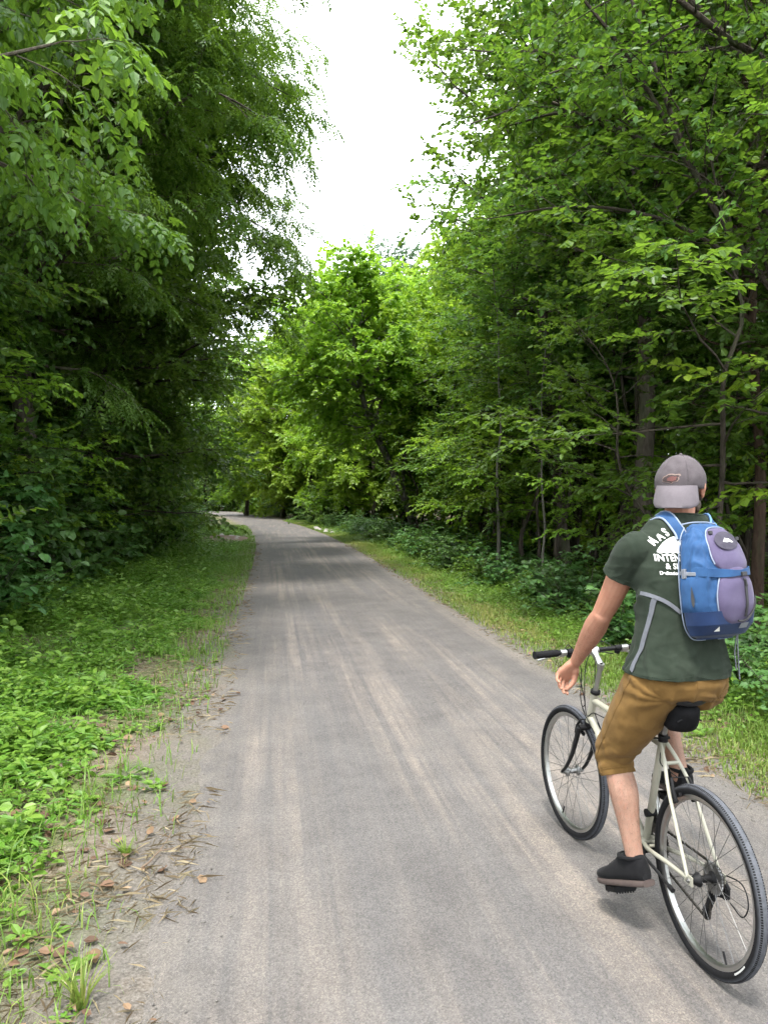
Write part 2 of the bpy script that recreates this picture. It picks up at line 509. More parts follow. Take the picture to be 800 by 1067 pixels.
def tree_meshes(seed, H=13, r0=.16, lean=(0, 0), wig=.02, h0=.2, h1=.97, nl=38, R=3.6, prof='round', elev=(5, 60), trop=-.02,
                secd=3.2, twl=.5, twn=5, per=11, leaf='oval', size=(.075, .12), wf=(.8, 1.1), droop=.25, flat=.3,
                extra=(), compound=False, npair=6, ltpl='slim', dens=1., zr=.2, trunk_pts=None, azr=None, twr=.004, secl=.42, sag=.12, kink=.10):
    rng = np.random.default_rng(seed)
    k_ = 1.12 if compound else 1.0
    twn *= 1.5 * k_ * dens; secd *= 1.35; per = int(round(per * 1.18))
    mb = MB()
    if trunk_pts is None:
        n = 10
        tz = np.linspace(0, 1, n)
        wx = np.cumsum(rng.normal(0, wig, n)) * H; wy = np.cumsum(rng.normal(0, wig, n)) * H
        T = np.stack([lean[0] * H * tz ** 1.2 + wx - wx[0], lean[1] * H * tz ** 1.2 + wy - wy[0], tz * H], 1)
    else:
        T = np.array(trunk_pts, float)
    T = spline(T, 24)
    tt = np.linspace(0, 1, 24)
    TR = r0 * (1 - tt * .9) ** .8 * (1 + .5 * np.exp(-tt * 22))
    T[0, 2] -= .25
    mb.tube(T, TR, 10)
    def at(t):
        i = min(22.999, t * 23); k = int(i); return T[k] + (T[k + 1] - T[k]) * (i - k), TR[k]
    limbs = []
    for i in range(nl):
        t = h0 + (h1 - h0) * ((i + rng.uniform(.1, .9)) / nl)
        p, r = at(t)
        u = (t - h0) / (1 - h0)
        f = {'round': math.sin(PI * min(1, .11 + u * .89)) ** .75, 'cone': 1.05 - .85 * u, 'top': .35 + .75 * math.sin(PI * min(1, u * .9 + .05)), 'col': .9 - .35 * u}[prof]
        az = i * 2.39996 + rng.normal(0, .35)
        if azr is not None:
            az = azr[0] + rng.normal(0, azr[1])
        el = rad(elev[0] + (elev[1] - elev[0]) * u + rng.normal(0, 9))
        L = R * f * rng.uniform(.7, 1.12)
        d = V(math.cos(az) * math.cos(el), math.sin(az) * math.cos(el), math.sin(el))
        pts = grow(p, d, L, 7, kink, trop, rng)
        limbs.append((pts, min(r * .6, .012 + L * .011), L))
    for P_, r_ in extra:
        pts = spline(np.array(P_, float), 14)
        limbs.append((pts, r_, float(np.linalg.norm(np.diff(pts, axis=0), axis=1).sum())))
    tw = []           # twigs: start, direction, length, clump tint
    for pts, r, L in limbs:
        n = len(pts)
        mb.tube(pts, r * np.linspace(1, .22, n), 6, cap=False)
        ns = max(2, int(L * secd))
        seg = np.linalg.norm(np.diff(pts, axis=0), axis=1); cum = np.concatenate([[0], np.cumsum(seg)]) / seg.sum()
        for k in range(ns + 1):
            t = .22 + .78 * (k + rng.uniform(.2, .8)) / (ns + .6) if k < ns else .995
            t = min(t, .995)
            j = min(n - 2, int(np.searchsorted(cum, t) - 1)); a = (t - cum[j]) / max(1e-6, cum[j + 1] - cum[j])
            p = pts[j] + (pts[j + 1] - pts[j]) * a
            tg = nrm(pts[j + 1] - pts[j])
            lat = nrm(np.cross(tg, V(0, 0, 1)) + 1e-6) * (1 if k % 2 else -1)
            an = rng.uniform(.55, 1.1) if k < ns else 0
            d = tg * math.cos(an) + lat * math.sin(an) + V(0, 0, rng.normal(.08, zr * 1.3))
            l2 = max(.45, L * secl * (1 - .62 * t) * rng.uniform(.65, 1.2))
            sp = grow(p, d, l2, 4, kink * 1.1, trop * 1.5, rng)
            mb.tube(sp, max(.004, r * .38 * (1 - .6 * t)) * np.linspace(1, .35, 5), 4, cap=False)
            tint = rng.normal(0, .13)
            nt_ = max(2, int(twn * l2 / .9))
            for q in range(nt_ + 1):
                s = .15 + .85 * (q + .5) / (nt_ + .5)
                jj = min(3, int(s * 4)); aa = s * 4 - jj
                if q == nt_: jj, aa = 3, 1.
                pp = sp[jj] + (sp[jj + 1] - sp[jj]) * aa
                tg2 = nrm(sp[jj + 1] - sp[jj])
                lt2 = nrm(np.cross(tg2, V(0, 0, 1)) + 1e-6) * (1 if q % 2 else -1)
                an = rng.uniform(.4, 1.15) if q < nt_ else 0
                dd = nrm(tg2 * math.cos(an) + lt2 * math.sin(an) + V(0, 0, rng.normal(.0, zr * 1.4)))
                tw.append((pp, dd, twl * rng.uniform(.6, 1.25), tint + rng.normal(0, .05)))
    P = np.array([a[0] for a in tw]); D = np.array([a[1] for a in tw]); L = np.array([a[2] for a in tw]); C = np.array([a[3] for a in tw])
    tv, tf = twig_prisms(P, D, L, twr, sag)
    mb.add(tv, tf)
    trunk = mb.mesh('trunk_mesh'); finish_smooth(trunk, 60)
    # leaves, alternately along each twig
    nt_ = len(P)
    k = np.arange(per)
    t = ((k + .7) / (per - .1))[None, :] * np.ones((nt_, 1)); t = np.clip(t + rng.normal(0, .03, t.shape), .03, 1.02)
    side = np.where(k % 2, 1., -1.)[None, :] * np.ones((nt_, 1))
    side[:, -1] = rng.uniform(-.2, .2, nt_)
    t = t.ravel(); side = side.ravel(); ti = np.repeat(np.arange(nt_), per)
    Pl = P[ti] + D[ti] * (L[ti] * t)[:, None]; Pl[:, 2] -= sag * L[ti] * t * t
    up = np.array([[0, 0, 1.]])
    lat = nrows(np.cross(D[ti], up + 1e-5))
    m = len(Pl)
    Dl = D[ti] * .55 + lat * (side * .9)[:, None] + rng.normal(0, .22, (m, 3)); Dl[:, 2] -= droop * rng.uniform(.3, 1.7, m)
    Nl = up + rng.normal(0, flat, (m, 3)) + Dl * .3
    S = rng.uniform(*size, m)
    tint = np.clip(.5 + C[ti] + rng.normal(0, .16, m), 0, 1)
    if compound:
        j = np.arange(npair * 2 + 1)
        sj = np.where(j < npair * 2, (j // 2 + 1.2) / (npair + 1), 1.)
        sd = np.where(j == npair * 2, 0, np.where(j % 2, 1., -1.))
        Dn = nrows(Dl); Bn = nrows(np.cross(Nl, Dn))
        CL = rng.uniform(*compound, m)
        s2 = np.tile(sj, m); d2 = np.tile(sd, m); li = np.repeat(np.arange(m), len(j))
        Pc = Pl[li] + Dn[li] * (CL[li] * s2)[:, None]; Pc[:, 2] -= .32 * CL[li] * s2 ** 2
        tang = Dn[li] - up * (.64 * s2)[:, None]
        mm = len(Pc)
        Dc = tang * np.where(d2 == 0, 1, .45)[:, None] + Bn[li] * (d2 * .85)[:, None] + rng.normal(0, .14, (mm, 3)); Dc[:, 2] -= .22
        Nc = Nl[li] + up * .3 + rng.normal(0, .2, (mm, 3))
        Sc = rng.uniform(*size, mm) * (1.15 - .5 * np.abs(s2 - .55) + (.25 if npair < 4 else 0) * (d2 == 0))
        v, f, fp = leaf_arrays(ltpl, Pc, Dc, Nc, Sc, np.full(mm, wf[0]))
        tf_ = np.repeat(np.clip(tint[li] + rng.normal(0, .05, mm), 0, 1), fp)
    else:
        v, f, fp = leaf_arrays(leaf, Pl, Dl, Nl, S, rng.uniform(*wf, m))
        tf_ = np.repeat(tint, fp)
    crown = np_mesh('crown_mesh', v, f, False, {'tint': tf_})
    return trunk, crown

BARK = mat_bark('grey_brown_bark', (.035, .028, .022), (.12, .10, .082))
BARK_D = mat_bark('dark_bark', (.02, .016, .013), (.075, .06, .048))
BARK_R = mat_bark('reddish_bark', (.035, .021, .016), (.10, .062, .048))
BARK_P = mat_bark('pale_bark', (.075, .07, .06), (.17, .16, .14))
LEAF_A = mat_leaf('leaf_mid_green', (.032, .075, .012), (.070, .145, .020), (.125, .21, .028), (.25, .42, .03), .48)
LEAF_B = mat_leaf('leaf_bright_green', (.085, .165, .014), (.165, .28, .024), (.26, .38, .036), (.37, .58, .04), .5)
LEAF_C = mat_leaf('leaf_deep_green', (.030, .074, .016), (.060, .130, .025), (.10, .185, .034), (.22, .40, .04), .48)
LEAF_D = mat_leaf('leaf_blue_green', (.03, .07, .03), (.05, .11, .045), (.075, .14, .06), (.12, .24, .08))
LEAF_S = mat_leaf('leaf_shrub', (.030, .072, .020), (.058, .135, .032), (.10, .19, .05), (.16, .32, .05), .38)

PROTO = {}
def proto(key, seed, leafm, bark, **kw):
    t, c = tree_meshes(seed, **kw)
    t.materials.append(bark); c.materials.append(leafm)
    PROTO[key] = [('trunk', t), ('crown', c)]

def plant(key, name, x, y, rz=0., s=1., label=None, cat='tree', group=None, sz=None, z=None):
    e = empty(name, (x, y, float(ground_z(x, y)) if z is None else z), rz, s)
    if sz: e.scale = (s, s, sz)
    for pn, m in PROTO[key]:
        link(bpy.data.objects.new(pn, m), e)
    tag(e, label, cat, group)
    return e
# ------------------------------------------------------------------ the trees
R_ = random.Random(11)
if 'trees' not in SKIP:
    # species and growth forms, each grown once
    proto('maple', 3, LEAF_A, BARK, H=12.5, r0=.17, nl=46, R=4.7, wig=.01, h0=.30, prof='round', elev=(6, 62), size=(.07, .11), wf=(.95, .95), per=5, twl=.5, twn=2.3, secd=1.9, droop=.55, flat=.3, compound=(.20, .32), npair=3, ltpl='leaflet')
    proto('edge', 5, LEAF_A, BARK_D, H=13, r0=.15, nl=52, R=4.2, wig=.01, h0=.06, prof='round', elev=(0, 62), size=(.08, .13), per=11, twl=.5, twn=4.2, secd=2.6, droop=.35, flat=.5, zr=.32, kink=.13, dens=.85)
    proto('edge2', 6, LEAF_C, BARK_D, H=11, r0=.13, nl=48, R=3.9, wig=.01, h0=.06, prof='round', elev=(0, 62), size=(.08, .14), per=11, twl=.5, twn=4.2, secd=2.6, droop=.35, flat=.5, zr=.32, kink=.13, dens=.85)
    proto('walnut', 8, LEAF_A, BARK, H=17, r0=.2, nl=44, R=4.6, h0=.22, wig=.008, prof='round', elev=(4, 66), trop=-.045, size=(.07, .11), wf=(.75, .75), per=5, twl=.45, twn=2.6, secd=2.0, compound=(.30, .45), droop=.55,
          extra=[([(0, 0, 5.6), (1.5, -.3, 7.4), (2.7, -.6, 8.4), (3.9, -.6, 8.0)], .05), ([(0, 0, 6.6), (1.6, .6, 8.8), (2.9, .9, 9.7), (4.2, 1.0, 9.3)], .05), ([(0, 0, 7.6), (1.4, -.6, 10), (2.4, -1.0, 11.2), (3.4, -1.2, 11.2)], .05),
                 ([(0, 0, 4.8), (1.4, .2, 6.0), (2.5, .4, 6.8), (3.7, .4, 6.2)], .045), ([(0, 0, 8.8), (1.2, .2, 11), (2.2, .3, 12.6), (3.2, .3, 12.8)], .045), ([(0, 0, 9.4), (1.4, .2, 12), (2.8, .3, 13.3), (3.9, .3, 13.2)], .045), ([(0, 0, 8.4), (1.4, -.3, 10.6), (2.9, -.5, 11.8), (4.0, -.4, 11.5)], .045), ([(0, 0, 10.4), (1.2, -.5, 13), (2.4, -.8, 14.6), (3.4, -.8, 14.6)], .04)])
    proto('tall', 12, LEAF_A, BARK, H=17, r0=.18, nl=42, R=4.0, h0=.32, wig=.008, prof='top', elev=(12, 68), size=(.10, .16), per=10, twl=.52, twn=4.0, secd=2.4, flat=.6, zr=.38, kink=.14, dens=.62)
    proto('tall2', 13, LEAF_C, BARK_D, H=15, r0=.13, nl=38, R=3.6, h0=.26, wig=.009, prof='top', elev=(8, 66), size=(.10, .16), per=10, twl=.52, twn=4.0, secd=2.4, flat=.6, zr=.38, kink=.14, dens=.62)
    proto('bright', 15, LEAF_B, BARK, H=13, r0=.16, nl=54, R=4.8, h0=.08, wig=.01, prof='round', elev=(8, 70), leaf='oval', size=(.16, .25), wf=(.9, 1.2), per=9, twl=.6, twn=3.8, secd=2.1, droop=.25, flat=.75, zr=.5, kink=.16, dens=.9)
    proto('under', 18, LEAF_A, BARK_D, H=6.2, r0=.05, nl=20, R=2.3, h0=.28, prof='top', elev=(-2, 45), size=(.08, .13), per=10, twl=.45, twn=4.4, secd=2.6, dens=.7, flat=.35, droop=.2, wig=.03)
    proto('under2', 19, LEAF_B, BARK_D, H=5.0, r0=.04, nl=17, R=2.1, h0=.22, prof='top', elev=(-4, 36), size=(.085, .14), leaf='oval', per=9, twl=.45, twn=4.2, secd=2.5, dens=.7, flat=.32, droop=.25, wig=.035)
    proto('pole', 21, LEAF_C, BARK_D, H=10, r0=.06, nl=16, R=1.9, h0=.5, prof='top', elev=(0, 55), size=(.09, .13), per=9, twl=.45, twn=3.8, secd=2.3, wig=.018)
    # explicit trees
    # leaning twin-stemmed maple across the bend
    proto('leaner', 25, LEAF_B, BARK_P, trunk_pts=[(0, 0, 0), (-.55, -.3, 1.7), (-1.5, -.7, 3.7), (-2.6, -1.2, 6.0), (-3.1, -1.6, 8.6), (-3.4, -1.8, 11.6)], r0=.23, H=11.5,
          nl=46, R=4.0, h0=.46, prof='round', elev=(0, 66), size=(.15, .23), wf=(.9, 1.2), per=9, twl=.6, twn=3.8, secd=2.2, flat=.7, zr=.45, kink=.15, dens=.85,
          extra=[([(-.8, -.4, 2.3), (-.7, -.3, 4.2), (-.35, -.2, 6.2), (.2, -.1, 8.6)], .11), ([(-.5, -.2, 1.6), (.6, .2, 3.6), (1.6, .3, 6.0), (2.2, .3, 9.0)], .08)])
    # big limb reaching over the path from outside the frame
    proto('overhang', 27, LEAF_A, BARK_D, H=13, r0=.17, trunk_pts=[(0, 0, 0), (-.05, .1, 2.4), (-.25, .2, 4.4), (-.3, .3, 7), (-.1, .3, 10), (.1, .3, 13.5)],
          nl=30, R=4.3, h0=.33, prof='round', elev=(8, 62), size=(.075, .115), per=10, twl=.5, twn=4.2, secd=2.6, droop=.4, flat=.6, zr=.36, kink=.13, dens=.55,
          extra=[([(-.15, .1, 3.2), (-1.0, .3, 4.4), (-2.0, .5, 5.9), (-2.7, .6, 7.7), (-3.2, .9, 9.6)], .06),
                 ([(-1.25, .35, 4.75), (-2.3, .7, 5.5), (-3.4, 1.1, 5.8), (-4.5, 1.6, 5.75)], .035),
                 ([(-2.0, .5, 5.9), (-3.0, .3, 7.2), (-3.9, .2, 8.1), (-4.5, .2, 8.6)], .035),
                 ([(-.2, .3, 5), (-1.6, 1.8, 6.8), (-2.6, 3.0, 8.0), (-3.4, 4.4, 8.4)], .06),
                 ([(-.25, .3, 6), (-1.8, .9, 8.4), (-3.0, 1.5, 9.6), (-3.8, 2.0, 10.2)], .055)])

    L1 = 'trees of the shaded wood along the grassy verge opposite the cyclist'
    # --- verge side (camera's left)
    plant('maple', 'hickory_tree', -4.6, 8.6, .6, 1.0, 'large leaved tree hanging long bright leaf sprays high over the grassy verge')
    plant('edge', 'roadside_tree', -5.2, 17.6, 2.2, 1.1, 'dark trunked leafy tree in the wood edge just past the tree with long bright sprays')
    plant('walnut', 'walnut_tree', -4.1, 14.6, 0, 1.05, 'tall walnut with feathery drooping leaves standing out against the white sky')
    plant('walnut', 'walnut_tree', -3.9, 20.5, .12, 1.06, 'second feathery walnut just beyond the taller one, reaching towards the path')
    plant('edge2', 'roadside_tree', -5.1, 11.6, 4.0, .72, 'low dark leaved tree between the long-sprayed tree and the feathery walnut')
    for i, (k, x, y, s, rz) in enumerate([('edge', -4.3, 19.6, 1.15, 1.5), ('edge', -4.9, 22.5, 1.2, 1.), ('edge2', -5.2, 25.5, 1.25, 2.), ('edge', -5.4, 30, 1.15, 3.4), ('edge2', -5.9, 35, 1.25, 5.),
                                          ('edge', -6.6, 41, 1.15, .4), ('edge2', -8.2, 48, 1.2, 1.4), ('edge', -10.5, 56, 1.05, 2.8), ('edge2', -12.5, 64, 1.1, 4.), ('edge', -14, 74, 1.1, 5.2)]):
        plant(k, 'roadside_tree', x, y, rz, s, 'leafy dark green tree in the row lining the verge towards the bend', group='row of trees lining the verge towards the bend')
    for i in range(16):
        x = -9.2 - R_.random() * 7; y = 6 + i * 3.6 + R_.uniform(-1, 1)
        plant(R_.choice(['tall', 'tall2', 'edge2']), 'forest_tree', x, y, R_.random() * 6.28, R_.uniform(.85, 1.1),
              'forest tree standing deep in the shade behind the verge-side row', group='forest trees deep behind the verge-side row')
    for i in range(9):
        y = 7.5 + i * 3.1 + R_.uniform(-.7, .7)
        plant('under' if i % 2 else 'under2', 'understory_tree', -5.6 - R_.random() * 1.8, y, R_.random() * 6.28, R_.uniform(.8, 1.1),
              'small understory tree with layered sprays under the verge-side row', group='understory trees under the verge-side row')
    plant('under2', 'understory_tree', -4.95, 11.2, 1.2, .64, 'small tree with pale lit leaf sprays low over the verge')
    for x, y, s, rz in ((-4.5, 13.2, .5, 2.), (-4.6, 15.6, .66, 4.), (-4.5, 18.4, .6, .3), (-4.9, 12.2, .85, 5.), (-4.7, 21.5, .7, 1.9)):
        plant('under2', 'understory_tree', x, y, rz, s, 'young bright leaved tree at the front of the green wall behind the verge', group='young bright leaved trees at the front of the green wall')

    proto('bush', 51, LEAF_A, BARK_D, H=3.4, r0=.035, nl=26, R=1.7, h0=.03, prof='round', elev=(5, 75), size=(.08, .14), per=10, twl=.4, twn=3.6, secd=3.0, flat=.5, zr=.4, kink=.2, wig=.03, dens=.8)
    proto('bush2', 52, LEAF_C, BARK_D, H=4.2, r0=.04, nl=28, R=1.8, h0=.03, prof='round', elev=(0, 70), size=(.09, .15), per=9, twl=.45, twn=3.4, secd=2.8, flat=.5, zr=.35, kink=.18, wig=.03, dens=.8, droop=.45)
    proto('broad', 53, LEAF_S, BARK_D, H=2.6, r0=.025, nl=20, R=1.5, h0=.05, prof='round', elev=(0, 70), size=(.13, .21), wf=(.95, 1.2), per=6, twl=.42, twn=2.6, secd=2.4, flat=.35, zr=.3, kink=.2, wig=.03, droop=.35)
    for x, y, s, rz in ((-4.15, 11.4, .8, 0.), (-4.3, 13.0, .95, 2.), (-4.35, 15.2, 1., 4.), (-4.5, 17.6, .9, 1.), (-4.4, 9.8, .85, 5.), (-4.55, 20.4, 1., 3.)):
        plant('broad', 'bush', x, y, rz, s, 'bush with very broad pale green leaves leaning out over the verge', 'bush', 'broad leaved bushes leaning out over the verge')
    for i in range(26):
        y = 8.2 + i * 1.75 + R_.uniform(-.4, .4)
        plant('bush2' if i % 2 else 'bush', 'bush', float(edge_l(y)) - 4.3 - R_.random() * .9 - max(0, y - 22) * .03, y, R_.random() * 6.28, R_.uniform(.8, 1.2), 'tall leafy bush forming the green wall behind the broad verge', 'bush', 'tall bushes forming the green wall behind the broad verge')
    for i, (x, y) in enumerate([(-7.6, 55), (-8.6, 60), (-9.8, 64), (-11.2, 69), (-12.6, 74), (-14, 80), (-10.5, 58), (-12.5, 64)]):
        plant('bush2' if i % 2 else 'bush', 'bush', x, y, i * 1.3, 1.5, 'far leafy bush on the inner side of the bend', 'bush', 'far leafy bushes on the inner side of the bend')
    for i in range(34):
        x = -12 - R_.random() * 22; y = 18 + R_.random() * 80
        if x > float(path_c(y)) - 7: x = float(path_c(y)) - 7 - R_.random() * 6
        plant(R_.choice(['edge', 'edge2', 'bush2']), 'forest_tree', x, y, R_.random() * 6.28, R_.uniform(.8, 1.2), 'forest tree standing deep in the shade behind the verge-side row', group='forest trees deep behind the verge-side row')
    for i in range(14):  # unseen trees added to block low light from behind
        y = -5 - i * 2.2; s_ = -1 if i % 2 else 1
        plant(['edge', 'tall', 'edge2'][i % 3], 'forest_tree', (-5.6 if s_ < 0 else 7.6) + R_.uniform(-.6, .6), y - 1.5, R_.random() * 6.28, R_.uniform(.85, 1.0), 'unseen tree added along the trail behind the viewpoint to block low light', group='unseen trees added along the trail behind the viewpoint to block low light')
    # --- cyclist's side (camera's right)
    plant('overhang', 'overhanging_tree', 7.4, 8.7, 0, 1.0, 'tree with long bare dark limbs arching high over the cyclist')
    plant('tall', 'forest_tree', 6.3, 12.2, 2., .92, 'thick grey trunked tree directly behind the cyclist\'s cap')
    PROTO['red'] = [('trunk', PROTO['tall2'][0][1].copy()), ('crown', PROTO['tall2'][1][1])]
    PROTO['red'][0][1].materials.clear(); PROTO['red'][0][1].materials.append(BARK_R)
    plant('red', 'forest_tree', 7.0, 10.4, 1., .68, 'reddish brown trunked tree beyond the blue backpack')
    proto('pale', 33, LEAF_A, BARK_P, H=9, r0=.045, nl=14, R=1.8, h0=.5, prof='top', elev=(0, 55), size=(.09, .13), per=9, twl=.45, twn=3.8, secd=2.3, wig=.007)
    plant('edge2', 'forest_tree', -7.4, 12.5, 1.1, 1.0, 'dark spreading tree behind the low tree of the verge-side row')
    plant('pale', 'slender_tree', 5.0, 16.8, 3., .85, 'slender pale trunked tree at the front of the shaded wood')
    plant('pale', 'slender_tree', 5.3, 14.6, 5., .6, 'thin crooked whitish stem rising from the undergrowth')
    for i in range(7):
        y = 11.5 + i * 2.1
        plant('under2' if i % 2 else 'under', 'understory_tree', float(edge_r(y)) + 2.6 + R_.random() * .9, y + R_.uniform(-.5, .5), R_.random() * 6.28, R_.uniform(.6, .9),
              'small understory tree spreading flat leaf layers at the front of the wood behind the cyclist', group='understory trees at the front of the wood behind the cyclist')
    plant('leaner', 'leaning_maple', 5.9, 31, 0, .9, 'bright yellow green maple leaning towards the path on forked trunks')
    G2 = 'forest trees of the shaded wood behind the cyclist'
    for i, (k, x, y, s, rz) in enumerate([('tall2', 7.6, 14.6, 1., .5), ('tall', 7.2, 18.5, 1.0, 3.3), ('tall2', 8.6, 21.5, 1.0, 1.6),
                                          ('tall', 10, 12.5, 1., 2.5), ('tall2', 11, 17, 1., 1.5), ('tall', 10.5, 22, 1.05, .5), ('tall2', 12, 27, 1.1, 2.), ('tall', 11.5, 33, 1., 3.),
                                          ('tall2', 14.5, 14, 1.1, 4.), ('tall', 15.5, 20, 1.1, 5.), ('tall2', 16, 26, 1.1, 1.), ('tall', 17, 33, 1.1, 2.4), ('tall', 20, 17, 1.1, 2.9), ('tall2', 21, 25, 1.1, 3.7),
                                          ('tall', 9.0, 7.0, .95, .3), ('tall2', 13, 9, 1., .9), ('edge2', 24, 32, 1.2, 1.9), ('edge', 24, 20, 1.2, 1.9), ('edge2', 19, 40, 1.2, 1.), ('edge', 14, 40, 1.1, 2.), ('edge2', 18, 11.5, 1.1, 2.)]):
        plant(k, 'forest_tree', x, y, rz, s, 'forest tree crowding the shaded wood behind the cyclist', group=G2)
    for i in range(26):
        x = 5.6 + R_.random() * 10; y = 10 + R_.random() * 26
        plant('pole', 'slender_tree', x, y, R_.random() * 6.28, R_.uniform(.7, 1.1), 'thin dark pole-like tree in the shade behind the cyclist', group='thin dark pole-like trees in the shaded wood')
    for i in range(24):
        x = 5.3 + R_.random() * 8; y = 8 + i * 1.25 + R_.uniform(-.5, .5)
        plant('under' if i % 3 else 'under2', 'understory_tree', x, y, R_.random() * 6.28, R_.uniform(.7, 1.15),
              'small understory tree with flat leaf layers under the tall trees behind the cyclist', group='understory trees behind the cyclist')
    for i in range(44):
        x = 17 + R_.random() * 20; y = 2 + R_.random() * 64
        plant(R_.choice(['edge', 'edge2']), 'forest_tree', x, y, R_.random() * 6.28, R_.uniform(.55, .9), 'forest tree crowding the shaded wood behind the cyclist', group=G2)
    for x, y, s, rz in ((9.9, 25, .85, 1.6), (8.4, 30, .95, 4.2), (9.0, 34.5, 1.0, 5.0)):
        plant('bright', 'maple_tree', x, y, rz, s, 'bright leaved bushy maple in the row between the dark wood and the bend', group='bright maples between the dark wood and the bend')
    # --- across the bend
    G3 = 'bright green maples across the bend'
    for i, (k, x, y, s, rz) in enumerate([('bright', 11, 39, 1.1, 1.), ('bright', 5.4, 58, 1.3, 2.), ('bright', .8, 66, 1.15, 3.), ('bright', 9.5, 57, 1.35, 4.4), ('bright', 13, 50, 1.3, 5.), ('bright', 5.6, 42, .95, 5.5), ('bright', 4.6, 50, 1.1, 2.2), ('bright', 8.0, 46, 1.15, .9), ('bright', 3.2, 63, 1.25, .8), ('bright', -2.5, 74, 1.15, 1.9), ('bright', 8, 66, 1.45, 3.3)]):
        plant(k, 'maple_tree', x, y, rz, s, 'bright green bushy maple filling the view across the bend', group=G3)
    PROTO['blue'] = [('trunk', PROTO['tall'][0][1]), ('crown', PROTO['tall'][1][1].copy())]
    PROTO['blue'][1][1].materials.clear(); PROTO['blue'][1][1].materials.append(LEAF_D)
    plant('blue', 'forest_tree', 13.5, 86, 1., 1.75, 'tall blue green tree rising behind the bright maples')
    for i, (x, y) in enumerate([(-7.0, 104), (-5.0, 101), (-8.6, 108), (-10.5, 110.5), (-3.2, 99), (-12.5, 113), (-6.2, 109), (-9.5, 114)]):
        plant('bush2' if i % 2 else 'bush', 'bush', x, y, i * .9, 2.3, 'distant bush closing the view under the far trees', 'bush', 'distant bushes under the far trees')
        plant('edge' if i % 2 else 'edge2', 'forest_tree', x + 1, y + 4, i * 1.7, 1.2, 'far green tree closing the view where the path disappears', group='far trees where the path disappears')
    for i in range(22):
        x = -34 + i * 2.1 + R_.uniform(-.6, .6); y = 94 + R_.uniform(-4, 6)
        if abs(x - float(path_c(y))) > 3.2:
            plant('bush2' if i % 2 else 'bush', 'bush', x, y, i * 1.1, R_.uniform(1.6, 2.3), 'distant bush closing the view under the far trees', 'bush', 'distant bushes under the far trees')
    for i in range(34):
        x = R_.uniform(-42, 44); y = R_.uniform(92, 135)
        if abs(x - float(path_c(y))) < 3.5: continue
        plant(R_.choice(['edge', 'edge2']), 'forest_tree', x, y, R_.random() * 6.28, R_.uniform(1.0, 1.35), 'far green tree closing the view where the path disappears', group='far trees where the path disappears')
    for i, (k, x, y, s, rz) in enumerate([('edge2', .5, 80, 1.0, 3.), ('edge', -8, 98, 1.1, 5.), ('edge2', 5, 74, 1.1, 3.6), ('edge', 20, 62, 1.4, 2.), ('edge2', 16, 72, 1.4, .7), ('edge', 9, 96, 1.2, .3), ('edge2', -13, 108, 1.2, .9), ('edge', -2, 112, 1.3, 2.4), ('edge2', 24, 50, 1.3, 1.7), ('edge', -20, 92, 1.2, .9), ('edge2', -17, 84, 1.2, 2.2)]):
        plant(k, 'forest_tree', x, y, rz, s, 'far green tree closing the view where the path disappears', group='far trees where the path disappears')

